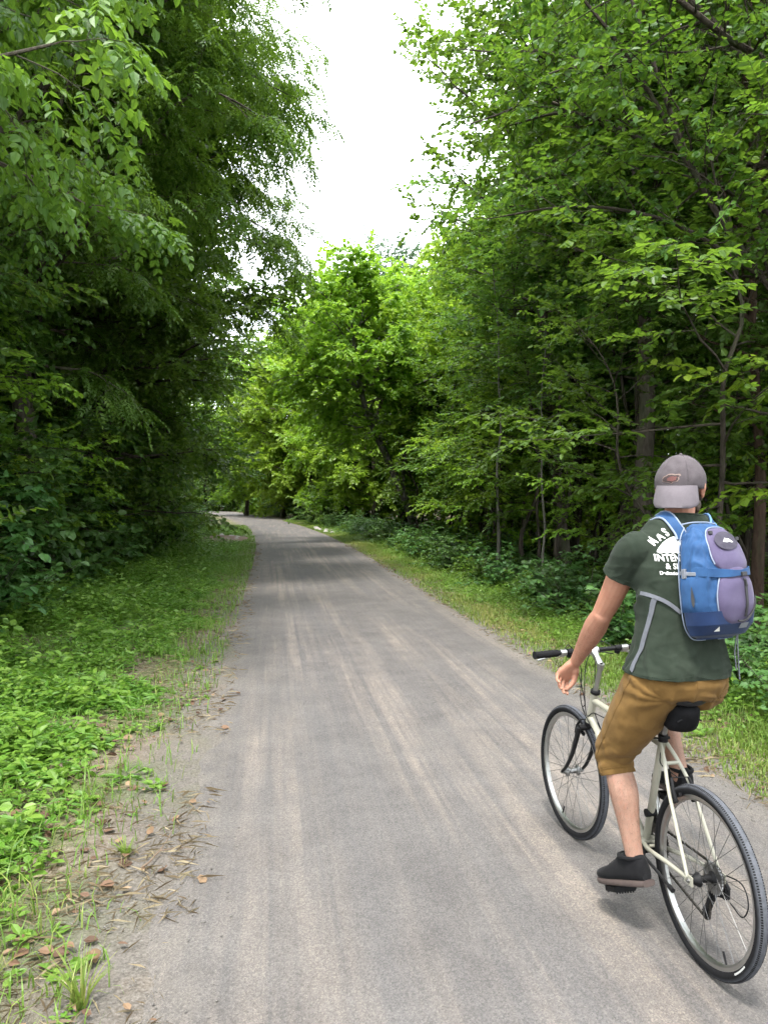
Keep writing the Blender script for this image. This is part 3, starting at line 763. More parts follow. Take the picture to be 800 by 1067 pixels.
# ------------------------------------------------------------------ shrubs along both wood edges
if 'shrubs' not in SKIP:
    def shrub_meshes(seed, H=1.3, R=.8, nst=16, per=10, size=(.07, .12), leaf='oval', twn=4, wf=(.9, 1.2)):
        rng = np.random.default_rng(seed); mb = MB(); tw = []
        for i in range(nst):
            az = rng.uniform(0, 6.28); el = rng.uniform(.5, 1.4)
            p = V(rng.normal(0, .12 * R), rng.normal(0, .12 * R), -.05)
            pts = grow(p, V(math.cos(az) * math.cos(el), math.sin(az) * math.cos(el), math.sin(el)), H * rng.uniform(.6, 1.1), 5, .16, -.07, rng)
            mb.tube(pts, .008 * np.linspace(1, .4, 6), 5, cap=False)
            c = rng.normal(0, .14)
            for s in np.linspace(.15, 1, twn * 2):
                k = min(4, int(s * 5)); a = s * 5 - k
                pp = pts[k] + (pts[k + 1] - pts[k]) * a
                d = nrm(pts[k + 1] - pts[k]) * .5 + nrm(rng.normal(0, 1, 3) * V(1, 1, .45))
                tw.append((pp, nrm(d), rng.uniform(.2, .42), c + rng.normal(0, .07)))
        P = np.array([a[0] for a in tw]); D = np.array([a[1] for a in tw]); L = np.array([a[2] for a in tw]); C = np.array([a[3] for a in tw])
        v, f = twig_prisms(P, D, L, .003, .15); mb.add(v, f)
        stems = mb.mesh('stems_mesh')
        n = len(P); t = np.tile((np.arange(per) + .8) / per, n); ti = np.repeat(np.arange(n), per)
        sd = np.tile(np.where(np.arange(per) % 2, 1., -1.), n); m = len(t)
        Pl = P[ti] + D[ti] * (L[ti] * t)[:, None]; Pl[:, 2] = np.maximum(.02, Pl[:, 2] - .15 * L[ti] * t * t)
        lat = nrows(np.cross(D[ti], np.array([[0, 0, 1.]]) + 1e-5))
        Dl = D[ti] * .5 + lat * (sd * .9)[:, None] + rng.normal(0, .25, (m, 3)); Dl[:, 2] -= .3
        N = np.array([[0, 0, 1.]]) + rng.normal(0, .35, (m, 3)) + Dl * .3
        v, f, fp = leaf_arrays(leaf, Pl, Dl, N, rng.uniform(*size, m), rng.uniform(*wf, m))
        return stems, np_mesh('foliage_mesh', v, f, False, {'tint': np.repeat(np.clip(.5 + C[ti] + rng.normal(0, .17, m), 0, 1), fp)})
    def sproto(key, seed, lm, **kw):
        a, b = shrub_meshes(seed, **kw); a.materials.append(BARK_D); b.materials.append(lm)
        PROTO[key] = [('stem', a), ('foliage', b)]
    sproto('shrub', 41, LEAF_S, H=1.35, R=.8)
    sproto('shrub2', 42, LEAF_S, H=1.0, R=.9, size=(.08, .15), per=8, leaf='palm', nst=14)
    sproto('shrub3', 43, LEAF_C, H=1.8, R=.9, nst=20, size=(.07, .12))
    sproto('herb', 44, LEAF_A, H=.65, R=.7, nst=18, size=(.05, .09), per=8)
    for i in range(30):
        y = 5.2 + i * 1.35 + R_.uniform(-.3, .3)
        for k in range(2):
            x = float(edge_l(y)) - 3.3 - k * 1.0 - R_.uniform(-.2, .35)
            key = R_.choice(['shrub', 'shrub2', 'shrub3']) if k else R_.choice(['shrub', 'shrub2', 'herb', 'shrub3'])
            plant(key, 'shrub', x, y, R_.random() * 6.28, R_.uniform(.75, 1.15), 'leafy dark shrub at the back of the broad grassy verge', 'shrub', 'shrubs at the back of the broad grassy verge')
    for i in range(40):
        y = 4.6 + i * 1.1 + R_.uniform(-.3, .3)
        for k in range(2):
            x = float(edge_r(y)) + 1.5 + k * 1.15 + R_.uniform(-.15, .35)
            key = R_.choice(['shrub', 'shrub2']) if k else R_.choice(['shrub2', 'herb', 'shrub', 'herb'])
            plant(key, 'shrub', x, y, R_.random() * 6.28, R_.uniform(.6, .95), 'low dense undergrowth shrub at the foot of the wood behind the cyclist', 'shrub', 'undergrowth shrubs at the foot of the wood behind the cyclist')
    for i in range(16):
        y = 48 + i * 3.2
        plant(R_.choice(['shrub', 'shrub3']), 'shrub', float(edge_r(y)) + 1.6 + R_.random() * 1.5, y, R_.random() * 6.28, R_.uniform(1, 1.5), 'far shrub beside the outer side of the bend', 'shrub', 'far shrubs beside the bend')
# ------------------------------------------------------------------ grass, weeds, litter, gravel on the verges
if 'verge' not in SKIP:
    rg = np.random.default_rng(5)
    GRASS = mat_leaf('grass_blade', (.07, .13, .02), (.135, .225, .035), (.30, .27, .09), (.26, .4, .05), .38, .5)
    STRAW = mat_leaf('dry_grass', (.12, .085, .05), (.2, .155, .09), (.32, .27, .17), (.2, .15, .08), .2, .7)
    WEED = mat_leaf('weed_leaf', (.058, .135, .018), (.115, .23, .028), (.18, .30, .045), (.24, .46, .05), .4, .45)
    DEADLEAF = mat_leaf('dead_leaf', (.06, .032, .018), (.14, .08, .045), (.27, .19, .11), (.12, .07, .03), .15, .7)

    def patch(x, y): return ((x + 2.05) / 1.0) ** 2 + ((y - 32.8) / 3.2) ** 2 > 1 + .5 * (fbm(x * 2, y * 2, 97) - .5)     # the bare dirt patch stays bare
    def scatter(n, y0, y1, side, d0, d1, power=1.6):
        """random points on one verge, thinning out with distance along the path"""
        u = rg.random(n)
        y = y0 + (y1 - y0) * u ** power
        d = rg.uniform(d0, d1, n)
        x = edge_l(y) - d if side < 0 else edge_r(y) + d
        k = patch(x, y)
        return x[k], y[k], d[k]
    def blades(x, y, h, w, lean, tint, name, mat, label):
        n = len(x); az = rg.uniform(0, 6.283, n)
        z = ground_z(x, y)
        B = np.stack([x, y, z - .005], 1)
        S = np.stack([np.cos(az), np.sin(az), np.zeros(n)], 1); Ld = np.stack([-np.sin(az), np.cos(az), np.zeros(n)], 1)
        up = np.array([[0, 0, 1.]])
        l = (lean * rg.uniform(.3, 1.5, n))[:, None]; hh = h[:, None]; ww = w[:, None] / 2
        M = B + up * hh * .6 + Ld * hh * l * .3
        T = B + up * hh * (1 - .25 * l) + Ld * hh * l
        v = np.stack([B - S * ww, B + S * ww, M - S * ww * .8, M + S * ww * .8, T], 1).reshape(-1, 3)
        b = (np.arange(n) * 5)[:, None]
        q = b + np.array([[0, 1, 3, 2]]); t = b + np.array([[2, 3, 4]])
        o = mesh_obj(name, np_mesh(name, v, [q, t], False, {'tint': np.concatenate([tint, tint])}), mat)
        return tag(o, label, 'grass', kind='stuff')
    def keep(m, *a): return [q[m] for q in a]

    # left verge: patchy green away from the path, thin and dry near it
    x, y, d = scatter(150000, 2.0, 48, -1, .05, 3.5, 1.9)
    far = np.clip((y - 6.5) / 4, 0, 1)
    strip = np.exp(-((d - .95 - .15 * np.sin(y * .7)) / .3) ** 2) * .9
    near_bare = (1 - far) * np.clip(1.15 - d / 1.0, 0, 1)
    edge_bare = far * np.clip(.35 - d, 0, .35) * 2
    pr = np.clip(.1 + 1.5 * (fbm(x * 1.1, y * 1.1, 51) - .2), 0, 1) * (1 - .85 * strip) * (1 - .93 * near_bare) * (1 - edge_bare)
    x, y, d = keep(rg.random(len(x)) < pr, x, y, d)
    n = len(x); hvar = .5 + fbm(x * 1.5, y * 1.5, 55)
    blades(x, y, rg.uniform(.05, .15, n) * hvar, rg.uniform(.004, .008, n) * (1 + y / 22), np.full(n, .7), np.clip(rg.normal(.36, .15, n) + .35 * (fbm(x * .8, y * .8, 57) - .5), 0, 1),
           'verge_grass', GRASS, 'patchy green grass on the broad verge beside the trail')
    # right verge: yellowish meadow grass with golden patches
    x, y, d = scatter(150000, 2.6, 58, 1, .02, 1.6, 1.8)
    pr = np.clip(.25 + 1.5 * (fbm(x * 1.4, y * 1.4, 61) - .2), 0, 1) * np.clip(.25 + d * 2.2, 0, 1)
    x, y, d = keep(rg.random(len(x)) < pr, x, y, d)
    n = len(x); gold = np.clip(2.4 * (fbm(x * 1.2, y * .6, 63) - .45), 0, .5) * np.clip(1.4 - d, .1, 1)
    blades(x, y, rg.uniform(.03, .095, n) * (.6 + fbm(x, y, 65)) * (.75 + .5 * np.clip(d, 0, 1)), rg.uniform(.004, .008, n) * (1 + y / 22), np.full(n, .6), np.clip(rg.normal(.38, .15, n) + gold * .8, 0, 1),
           'meadow_grass', GRASS, 'yellowish grass on the narrow verge behind the cyclist')
    # dry straw lying along both edges
    xs, ys_, ds = scatter(24000, 2.0, 30, -1, -.12, 1.7, 2.0)
    k = rg.random(len(xs)) < np.clip(1.2 - np.abs(ds - .5) * .9, 0.05, 1) * np.clip(.1 + 2 * (fbm(xs * 2, ys_ * 2, 71) - .3), 0, 1)
    xs, ys_, ds = keep(k, xs, ys_, ds)
    xr, yr, dr_ = scatter(14000, 3.0, 30, 1, -.08, 1.3, 1.8)
    k = rg.random(len(xr)) < np.clip(.1 + 2 * (fbm(xr * 2, yr * 2, 73) - .35), 0, 1)
    xr, yr = xr[k], yr[k]
    xs = np.concatenate([xs, xr]); ys_ = np.concatenate([ys_, yr]); n = len(xs)
    az = rg.uniform(0, 6.283, n); P = np.stack([xs, ys_, np.maximum(ground_z(xs, ys_), 0) + rg.uniform(.003, .02, n)], 1)
    D = np.stack([np.cos(az), np.sin(az), rg.normal(0, .12, n)], 1); N = np.array([[0, 0, 1.]]) + rg.normal(0, .4, (n, 3))
    v, f, fp = leaf_arrays('slim', P, D, N, rg.uniform(.03, .15, n), rg.uniform(.018, .05, n))
    tag(mesh_obj('dry_straw', np_mesh('dry_straw', v, f, False, {'tint': np.repeat(rg.random(n), fp)}), STRAW), 'dry dead grass stalks lying along the trail edges', 'grass', kind='stuff')
    # broad-leaved weeds: rosettes and short leafy stems
    def weeds(x, y, hgt, ls, name, label, cat, tb=.5, wk=1.):
        n = len(x); per = 9
        i = np.repeat(np.arange(n), per); m = len(i)
        az = np.tile(np.arange(per) * 2.4, n) + np.repeat(rg.uniform(0, 6.28, n), per) + rg.normal(0, .3, m)
        lv = np.tile(np.linspace(.15, 1, per), n)
        h = hgt[i] * lv
        o = ls[i] * rg.uniform(.15, .5, m) * (1.1 - .5 * lv)
        P = np.stack([x[i] + np.cos(az) * o, y[i] + np.sin(az) * o, ground_z(x, y)[i] + h], 1)
        D = np.stack([np.cos(az), np.sin(az), rg.normal(.15, .3, m)], 1)
        N = np.array([[0, 0, 1.]]) + rg.normal(0, .3, (m, 3))
        v, f, fp = leaf_arrays('oval', P, D, N, ls[i] * rg.uniform(.7, 1.25, m) * (1.2 - .45 * lv), rg.uniform(.75, 1.1, m) * wk)
        ct = tb + .5 * (fbm(x * 1.3, y * 1.3, 81) - .5)
        return tag(mesh_obj(name, np_mesh(name, v, f, False, {'tint': np.repeat(np.clip(ct[i] + rg.normal(0, .17, m), 0, 1), fp)}), WEED), label, cat, kind='stuff')
    x, y, d = scatter(100000, 2.0, 44, -1, .1, 3.9, 2.0)
    far = np.clip((y - 6.5) / 4, 0, 1)
    pr = np.clip(.05 + 2.3 * (fbm(x * 1.6, y * 1.6, 83, 4) - .33), 0, 1) * np.clip((d - .30 - .28 * (1 - far) + .5 * (fbm(x * 1.1, y * .9, 84) - .5)) / .45, .03, 1)
    x, y, d = keep(rg.random(len(x)) < pr, x, y, d)
    n = len(x); hv = np.clip((d - .25) / 1.5, .16, 1.15)
    pick = fbm(x * .9, y * .9, 88) + rg.normal(0, .12, n)
    k = pick < .46
    weeds(x[k], y[k], rg.uniform(.03, .12, k.sum()) * hv[k], rg.uniform(.018, .04, k.sum()), 'clover_weeds', 'low small leaved green weeds on the wide verge', 'weeds', .5)
    k = (pick >= .46) & (rg.random(n) < .55)
    weeds(x[k], y[k], rg.uniform(.06, .30, k.sum()) * hv[k] * (.5 + 1.1 * vnoise(x[k] * 2.1, y[k] * 2.1, 89)), rg.uniform(.035, .075, k.sum()), 'leafy_weeds', 'taller broad leaved green weeds clumped on the wide verge', 'weeds', .6)
    k = (rg.random(n) < .045) & (d > .8)
    weeds(x[k], y[k], rg.uniform(.2, .48, k.sum()) * hv[k], rg.uniform(.07, .12, k.sum()), 'tall_weeds', 'tall large leaved plants standing up from the wide verge', 'weeds', .62)
    k = (rg.random(n) < .10) & (d > .35)
    weeds(x[k], y[k], rg.uniform(.15, .40, k.sum()) * hv[k], rg.uniform(.06, .13, k.sum()), 'lance_weeds', 'upright narrow leaved plants among the verge weeds', 'weeds', .35, .33)
    x, y, d = scatter(16000, 3.0, 50, 1, .3, 2.2, 1.7)
    pr = np.clip(.1 + 1.6 * (fbm(x * 1.5, y * 1.5, 85) - .3), 0, 1) * np.clip((d - .35) / .7, .06, 1)
    x, y, d = keep(rg.random(len(x)) < pr, x, y, d); n = len(x)
    weeds(x, y, rg.uniform(.06, .30, n) * np.clip(d / 1.6, .2, 1), rg.uniform(.03, .07, n), 'wood_edge_weeds', 'green weeds between the meadow grass and the undergrowth', 'weeds', .45)
    # forest floor greenery deeper in
    xx = np.concatenate([rg.uniform(-12, -5, 5200), rg.uniform(4.6, 16, 9000)]); yy = rg.uniform(4, 45, len(xx))
    k = rg.random(len(xx)) < np.clip(2 * (fbm(xx * .7, yy * .7, 87) - .3), 0, 1); xx, yy = xx[k], yy[k]
    n = len(xx); weeds(xx, yy, rg.uniform(.1, .45, n), rg.uniform(.06, .12, n), 'forest_floor_plants', 'green plants scattered over the shaded forest floor', 'weeds', .35)
    # dead leaves
    x, y, d = scatter(3000, 2.0, 22, -1, -.15, 2.2, 1.8)
    k = rg.random(len(x)) < np.clip(1.2 - np.abs(d - .7), .1, 1) * np.clip(2 * (fbm(x * 1.7, y * 1.7, 91) - .3), .05, 1); x, y = x[k], y[k]
    x2, y2, _ = scatter(500, 3, 20, 1, -.05, 1.5, 1.6); x = np.concatenate([x, x2]); y = np.concatenate([y, y2])
    n = len(x); az = rg.uniform(0, 6.283, n)
    P = np.stack([x, y, np.maximum(ground_z(x, y), 0) + rg.uniform(.004, .015, n)], 1)
    D = np.stack([np.cos(az), np.sin(az), rg.normal(0, .15, n)], 1)
    v, f, fp = leaf_arrays('oval', P, D, np.array([[0, 0, 1.]]) + rg.normal(0, .4, (n, 3)), rg.uniform(.025, .075, n), rg.uniform(.6, 1.1, n))
    tag(mesh_obj('leaf_litter', np_mesh('leaf_litter', v, f, False, {'tint': np.repeat(rg.random(n), fp)}), DEADLEAF), 'brown fallen leaves littered along the trail edge', 'leaf litter', kind='stuff')
    # gravel crumbs on the ragged shoulder
    x, y, d = scatter(16000, 1.9, 16, -1, -.30, 1.2, 1.9)
    k = rg.random(len(x)) < np.exp(-((d - .25) / .4) ** 2) * np.clip(2.2 * (fbm(x * 1.8, y * 1.8, 93) - .3), .1, 1); x, y = x[k], y[k]
    x2, y2, _ = scatter(2500, 2.8, 16, 1, -.2, .5, 1.6); x = np.concatenate([x, x2]); y = np.concatenate([y, y2]); n = len(x)
    ov = np.array([[1, 0, 0], [0, 1, 0], [-1, 0, 0], [0, -1, 0], [0, 0, 1], [0, 0, -1]], float); of = np.array([[0, 1, 4], [1, 2, 4], [2, 3, 4], [3, 0, 4], [1, 0, 5], [2, 1, 5], [3, 2, 5], [0, 3, 5]])
    sz = rg.uniform(.002, .0065, n)
    v = (ov[None] * rg.uniform(.6, 1.3, (n, 6, 1)) * (sz[:, None, None] * np.array([1, 1, .6]))) + np.stack([x, y, np.maximum(ground_z(x, y), .003) + sz * .35], 1)[:, None]
    f = (of[None] + (np.arange(n) * 6)[:, None, None]).reshape(-1, 3)
    tag(mesh_obj('gravel', np_mesh('gravel', v.reshape(-1, 3), f, True), mat_plain('gravel_stone', (.13, .12, .11), .9, var=.45, scale=60)), 'loose grey gravel crumbs along the trail edges', 'gravel', kind='stuff')
    # a few things one can pick out: rocks by the bend, a twig, big tufts, curled leaves on the shoulder
    ROCK = mat_plain('limestone', (.28, .265, .245), .9, var=.3, scale=12, bump=.5, bscale=40)
    def rock(x, y, s, seed, label, group=None):
        r = np.random.default_rng(seed); b = MB(); b.ball((0, 0, 0), (1, .8, .55), 14, 9)
        o = b.build('rock', ROCK, None, angle=35); me = o.data
        for v_ in me.vertices:
            k_ = 1 + .35 * (mnoise.noise(v_.co * 1.6 + Vector((seed, 0, 0))) + .5 * mnoise.noise(v_.co * 4 + Vector((seed, 2, 0))))
            v_.co *= k_ * s
        o.location = (x, y, float(ground_z(x, y)) + s * .2); o.rotation_euler = (0, 0, r.uniform(0, 6))
        tag(o, label, 'rock', group)
    for i in range(9):
        y = 37.5 + i * .75; rock(float(edge_r(y)) + .25 + .5 * R_.random(), y, R_.uniform(.09, .2), i + 3, 'pale rock in the low heap on the outer side of the bend', 'pale rocks heaped on the outer side of the bend')
    for i in range(8):
        y = 31 + R_.random() * 4; rock(float(edge_l(y)) - .4 - R_.random() * 1.1, y, R_.uniform(.06, .16), i + 33, 'small grey rock in the bare patch of the verge', 'small rocks in the bare patch of the verge')
    DIRT = mat_plain('bare_brown_dirt', (.11, .07, .048), .95, var=.35, scale=9, bump=.6, bscale=60)
    a = np.linspace(0, 2 * PI, 40, endpoint=False); b = MB(); rr = []
    for k_, hgt in ((1., 0), (.9, .03), (.6, .06), (.25, .075)):
        q_ = k_ * (1 + .18 * np.sin(3 * a + 1) + .1 * np.sin(7 * a))
        px_, py_ = -2.05 + .95 * np.cos(a) * q_, 32.8 + 3.0 * np.sin(a) * q_
        rr.append(np.stack([px_, py_, ground_z(px_, py_) + hgt], 1))
    b.rings(rr, False); b.add(rr[-1], [tuple(range(40))])
    tag(b.build('dirt_patch', DIRT), 'bare brown dirt patch in the verge before the bend', kind='structure')
    def tuft(x, y, nb, h, label, mat, tint):
        P = []; F = []; T = []
        for i in range(nb):
            az = R_.random() * 6.283; l = R_.uniform(.25, .9); hh = h * R_.uniform(.6, 1.1); w_ = R_.uniform(.003, .006)
            b0 = V(math.cos(az) * .015, math.sin(az) * .015, -.01); d_ = V(math.cos(az), math.sin(az), 0); s_ = V(-d_[1], d_[0], 0)
            k0 = len(P)
            for t_ in (0, .35, .7, 1):
                c_ = b0 + d_ * (hh * l * t_ ** 1.7) + V(0, 0, hh * (t_ - .38 * l * t_ ** 2.2))
                ww = w_ * (1 - .85 * t_); P += [c_ - s_ * ww, c_ + s_ * ww]
            for j in range(3): F.append((k0 + 2 * j, k0 + 2 * j + 1, k0 + 2 * j + 3, k0 + 2 * j + 2)); T.append(tint + R_.uniform(-.2, .2))
        o = mesh_obj('grass_tuft', np_mesh('grass_tuft', np.array(P), np.array(F), False, {'tint': np.clip(T, 0, 1)}), mat)
        o.location = (x, y, max(0, float(ground_z(x, y)))); tag(o, label, 'grass tuft')
    TF = [(-.66, 2.75, .20, .55, 'tall sparse grass tuft growing from the gravel at the very edge of the asphalt'),
          (-.86, 2.50, .13, .75, 'low yellowing grass tuft beside the curled tan leaf'),
          (-1.42, 3.62, .22, .3, 'dense bright green grass tuft where the weeds meet the bare soil'),
          (-.72, 3.9, .10, .5, 'short grass tuft beside the fallen twig'),
          (-1.02, 2.95, .10, .7, 'flattened grass tuft between bare gravel patches')]
    for x_, y_, h_, t_, lb in TF: tuft(x_, y_, 46, h_, lb, GRASS, t_)
    TW = mat_plain('dry_twig', (.13, .09, .06), .85, var=.3, scale=40)
    b = MB(); p_ = grow((0, 0, .008), (.5, .85, .0), .42, 7, .10, 0, np.random.default_rng(2)); p_[:, 2] = .008 + .004 * np.arange(8) % .01
    b.tube(p_, np.linspace(.005, .002, 8), 6); b.tube([p_[3], p_[3] + V(.09, .02, .004), p_[3] + V(.17, .0, .002)], [.003, .002, .001], 5)
    o = b.build('twig', TW); o.location = (-.62, 3.72, .004); tag(o, 'thin forked fallen twig lying over the edge of the asphalt', 'twig')
    for i, (x_, y_, s_, t_, lb) in enumerate([(-.80, 2.42, .10, .8, 'curled tan fallen leaf lying on edge in the gravel'), (-.68, 3.02, .07, .35, 'rusty brown fallen leaf at the foot of the tall grass tuft'), (-1.25, 3.35, .08, .95, 'pale tan fallen leaf on bare soil by the weeds')]):
        n = 9; P = []; 
        for a_ in np.linspace(0, 1, n):
            w_ = .42 * math.sin(PI * min(1, a_ * .94 + .04)) ** .8
            for s in (-1, -.5, 0, .5, 1): P.append((s_ * (a_ - .5), s_ * w_ * s, s_ * (.28 * abs(s) ** 2 * w_ * 2 + .25 * (a_ - .5) ** 2 + .03 * math.sin(9 * a_ + s))))
        F = [(r * 5 + c, r * 5 + c + 1, r * 5 + c + 6, r * 5 + c + 5) for r in range(n - 1) for c in range(4)]
        o = mesh_obj('fallen_leaf', np_mesh('fallen_leaf', np.array(P), np.array(F), True, {'tint': np.full(len(F), t_)}), DEADLEAF)
        o.location = (x_, y_, max(0.004, float(ground_z(x_, y_))) + .006); o.rotation_euler = (.5 if i == 0 else .1, .2, R_.random() * 6); tag(o, lb, 'leaf')
# ------------------------------------------------------------------ the bicycle (local x forward, y to its own left, z up; origin at the rear tyre contact)
HEAD_A = -.044
BIKE_LOC = (1.586, 2.635, .006)
BIKE_RZ = PI / 2 - HEAD_A
RW = .335; WB = 1.152
if 'bike' not in SKIP:
    M_FRAME = mat_plain('cream_frame_paint', (.285, .275, .225), .36, var=.08, scale=8, spec=.4)
    M_BLACK = mat_plain('black_paint', (.010, .010, .011), .42, var=.2, scale=20, spec=.22)
    M_BLKMT = mat_plain('black_plastic', (.009, .009, .010), .6, var=.25, scale=60, spec=.15)
    M_ALU = mat_plain('brushed_aluminium', (.40, .40, .395), .36, 1.0, var=.1, scale=40)
    M_STEEL = mat_plain('dull_steel', (.26, .26, .26), .42, 1.0, var=.2, scale=70)
    M_CHAIN = mat_plain('oily_chain', (.05, .045, .04), .5, .7, var=.4, scale=200)
    M_GRIP = mat_plain('rubber_grip', (.010, .010, .011), .85, var=.2, scale=120, spec=.12, bump=.4, bscale=300)
    M_SPOKE = mat_plain('dark_steel_spoke', (.13, .13, .13), .4, 1.0, var=.2, scale=70)
    M_WHITE = mat_plain('white_print', (.7, .7, .68), .6, var=.05)
    def m_tyre():
        t = NT('dusty_lit_tyre_rubber'); co = t.coords()
        # dust and bluish sky light painted into the tread band, clean black side walls
        rr = t.attr('tread')
        n = t.noise(45, 5, .6, co)
        d = t.math('MULTIPLY', rr, t.ramp(n, [(.3, (.55, .55, .55)), (.7, (1, 1, 1))]))
        c = t.mix(d, (.009, .009, .010), (.095, .100, .115))
        return t.done(t.pbr(c, .8, 0, .12, t.noise(160, 2, .5, co), .35, .003))
    M_TYRE = m_tyre()
    bike = empty('bicycle', BIKE_LOC, BIKE_RZ)
    tag(bike, 'cream hybrid bicycle with black tyres and fork ridden along the trail', 'bicycle')

    def ringpts(r, n=72, y=0.):
        a = np.linspace(0, 2 * PI, n, endpoint=False)
        return np.stack([r * np.cos(a), np.full(n, y), r * np.sin(a)], 1)
    def make_wheel(front):
        hub_w = .05 if front else .063
        b = MB()
        # tyre: a round casing with a slightly squarer tread; ring sections built by revolving a profile about y
        prof = []
        for a in np.linspace(0, 2 * PI, 18, endpoint=False):
            rr_, yy_ = .0212 * math.cos(a), .0212 * math.sin(a)
            prof.append((RW - .0212 + rr_ * (1.0 if rr_ > 0 else .95), yy_))
        A = np.linspace(0, 2 * PI, 110, endpoint=False)
        b.rings([np.array([[r_ * math.cos(t_), y_, r_ * math.sin(t_)] for r_, y_ in prof]) for t_ in A], False, True)
        tyre = b.build('tyre', M_TYRE, None, angle=80)
        at = tyre.data.attributes.new('tread', 'FLOAT', 'POINT')
        at.data.foreach_set('value', np.array([min(1, max(0, (math.hypot(v.co.x, v.co.z) - (RW - .014)) / .008)) for v in tyre.data.vertices], np.float32))
        # small tread blocks
        tb = MB()
        for k in range(240):
            t_ = 2 * PI * (k + .5) / 240
            er = V(math.cos(t_), 0, math.sin(t_)); et = V(-math.sin(t_), 0, math.cos(t_))
            for s in (-1, 1):
                aa = .62 * s
                nr_ = er * math.cos(aa) + V(0, 1, 0) * math.sin(aa); ny = np.cross(et, nr_)
                tb.box(er * (RW - .0212) + nr_ * .0206, (.0050, .0018, .0075), np.stack([et, nr_, ny], 1))
        # rim
        rb = MB(); ri = RW - .040
        pr = [(ri + .006, .0085), (ri + .006, .0125), (ri - .010, .0115), (ri - .018, .006), (ri - .018, -.006), (ri - .010, -.0115), (ri + .006, -.0125), (ri + .006, -.0085), (ri - .004, -.006), (ri - .004, .006)]
        rb.rings([np.array([[r_ * math.cos(t_), y_, r_ * math.sin(t_)] for r_, y_ in pr]) for t_ in A], False, True)
        # hub
        hb = MB()
        hb.lathe([(.010, -hub_w), (.010, -hub_w + .008), (.016, -hub_w + .01), (.026, -.032), (.026, -.028), (.013, -.02), (.013, .02), (.026, .028), (.026, .032), (.014, hub_w - .01), (.010, hub_w - .006), (.010, hub_w)], (0, 0, 0), (0, 1, 0), 20)
        ab = MB()
        ab.lathe([(.0048, -hub_w - .016), (.0048, hub_w + .016)], (0, 0, 0), (0, 1, 0), 10)
        for s in (-1, 1):
            ab.lathe([(.0085, s * (hub_w + .003)), (.0085, s * (hub_w + .011))], (0, 0, 0), (0, 1, 0), 6)
        # spokes: 32, laced tangentially
        sp = MB()
        for k in range(32):
            s = 1 if k % 2 else -1
            tr = 2 * PI * k / 32 + .05; off = (.42 if (k // 2) % 2 else -.42)
            p0 = V(.024 * math.cos(tr + off * 2.2), s * .030, .024 * math.sin(tr + off * 2.2))
            p1 = V((ri - .016) * math.cos(tr), s * .003, (ri - .016) * math.sin(tr))
            sp.tube([p0, p1], .00105, 5)
        vb = MB()
        ta = -1.2 if front else -1.75
        vd = V(math.cos(ta), 0, math.sin(ta)); vb.tube([vd * (ri - .018), vd * (ri - .05)], [.0035, .003], 7)
        vb.tube([vd * (ri - .036), vd * (ri - .060)], [.0045, .004], 8)
        return tyre, tb, rb, hb, ab, sp, vb
    def wheel(front, loc, rz):
        w_ = empty('front_wheel' if front else 'rear_wheel', loc); w_.parent = bike; w_.rotation_euler = (0, 0, rz)
        tyre, tb, rb, hb, ab, sp, vb = make_wheel(front)
        tyre.parent = w_
        tb.build('tread', M_TYRE, w_, smooth=False)
        rb.build('rim', M_ALU, w_, angle=30)
        hb.build('hub', M_BLKMT if not front else M_STEEL, w_)
        ab.build('axle', M_STEEL, w_)
        sp.build('spokes', M_SPOKE, w_)
        vb.build('valve', M_BLKMT, w_)
        return w_
    STEER = .071
    rear = wheel(False, (0, 0, RW), 0); rear.rotation_euler = (0, .3, 0)
    # steering assembly in bike coordinates, turned about the head tube axis
    HT_T, HT_B = V(.903, 0, .812), V(.968, 0, .645)
    sax = nrm(HT_T - HT_B)
    RS = np.array(Matrix.Rotation(STEER, 3, Vector(sax)))
    def st(p): return HT_B + RS @ (np.asarray(p, float) - HT_B)
    fr = wheel(True, tuple(st((WB, 0, RW))), STEER); fr.location.z = RW
    hubF = V(*fr.location)
    # label patch on the rear tyre side wall
    lb = MB(); a0 = -2.25
    for k in range(12):
        t0, t1 = a0 + k * .022, a0 + (k + .62) * .022
        P = []
        for t_ in (t0, t1):
            for r_ in (RW - .029, RW - .023): P.append((r_ * math.cos(t_), .0219, r_ * math.sin(t_)))
        lb.add(P, [(0, 1, 3, 2)])
    lbo = lb.build('side_wall_print', M_WHITE, rear, smooth=False)

    # frame
    BB = V(.425, 0, .29); ST_T = V(.298, 0, .775)
    f = MB()
    tt0 = ST_T + (BB - ST_T) * .07
    f.tube([BB, ST_T], .0155, 16)
    f.tube([tt0, HT_T + (HT_B - HT_T) * .30 + V(-.012, 0, 0)], .0145, 16)
    f.tube([BB + V(.01, 0, .005), HT_B + (HT_T - HT_B) * .16], .0172, 16)
    f.tube([HT_B, HT_T + (HT_B - HT_T) * .06], .0185, 18)
    f.lathe([(.021, -.036), (.021, .036)], BB, (0, 1, 0), 18)
    for s in (-1, 1):
        f.tube(spline([BB + V(-.02, s * .022, 0), BB + V(-.10, s * .040, .008), V(.16, s * .058, .325), V(.012, s * .067, RW + .004)], 14), np.linspace(.0105, .0075, 14), 12)
        f.tube(spline([ST_T + V(-.005, s * .014, -.025), V(.235, s * .030, .695), V(.16, s * .052, .59), V(.012, s * .067, RW + .008)], 14), np.linspace(.0082, .0068, 14), 12)
        f.box((.004, s * .067, RW + .002), (.05, .005, .034))
    f.tube([V(.232, -.03, .690), V(.232, .03, .690)], .0075, 10)
    f.tube([V(.345, -.03, .306), V(.345, .03, .306)], .007, 10)
    fo = f.build('frame', M_FRAME, bike, angle=50)
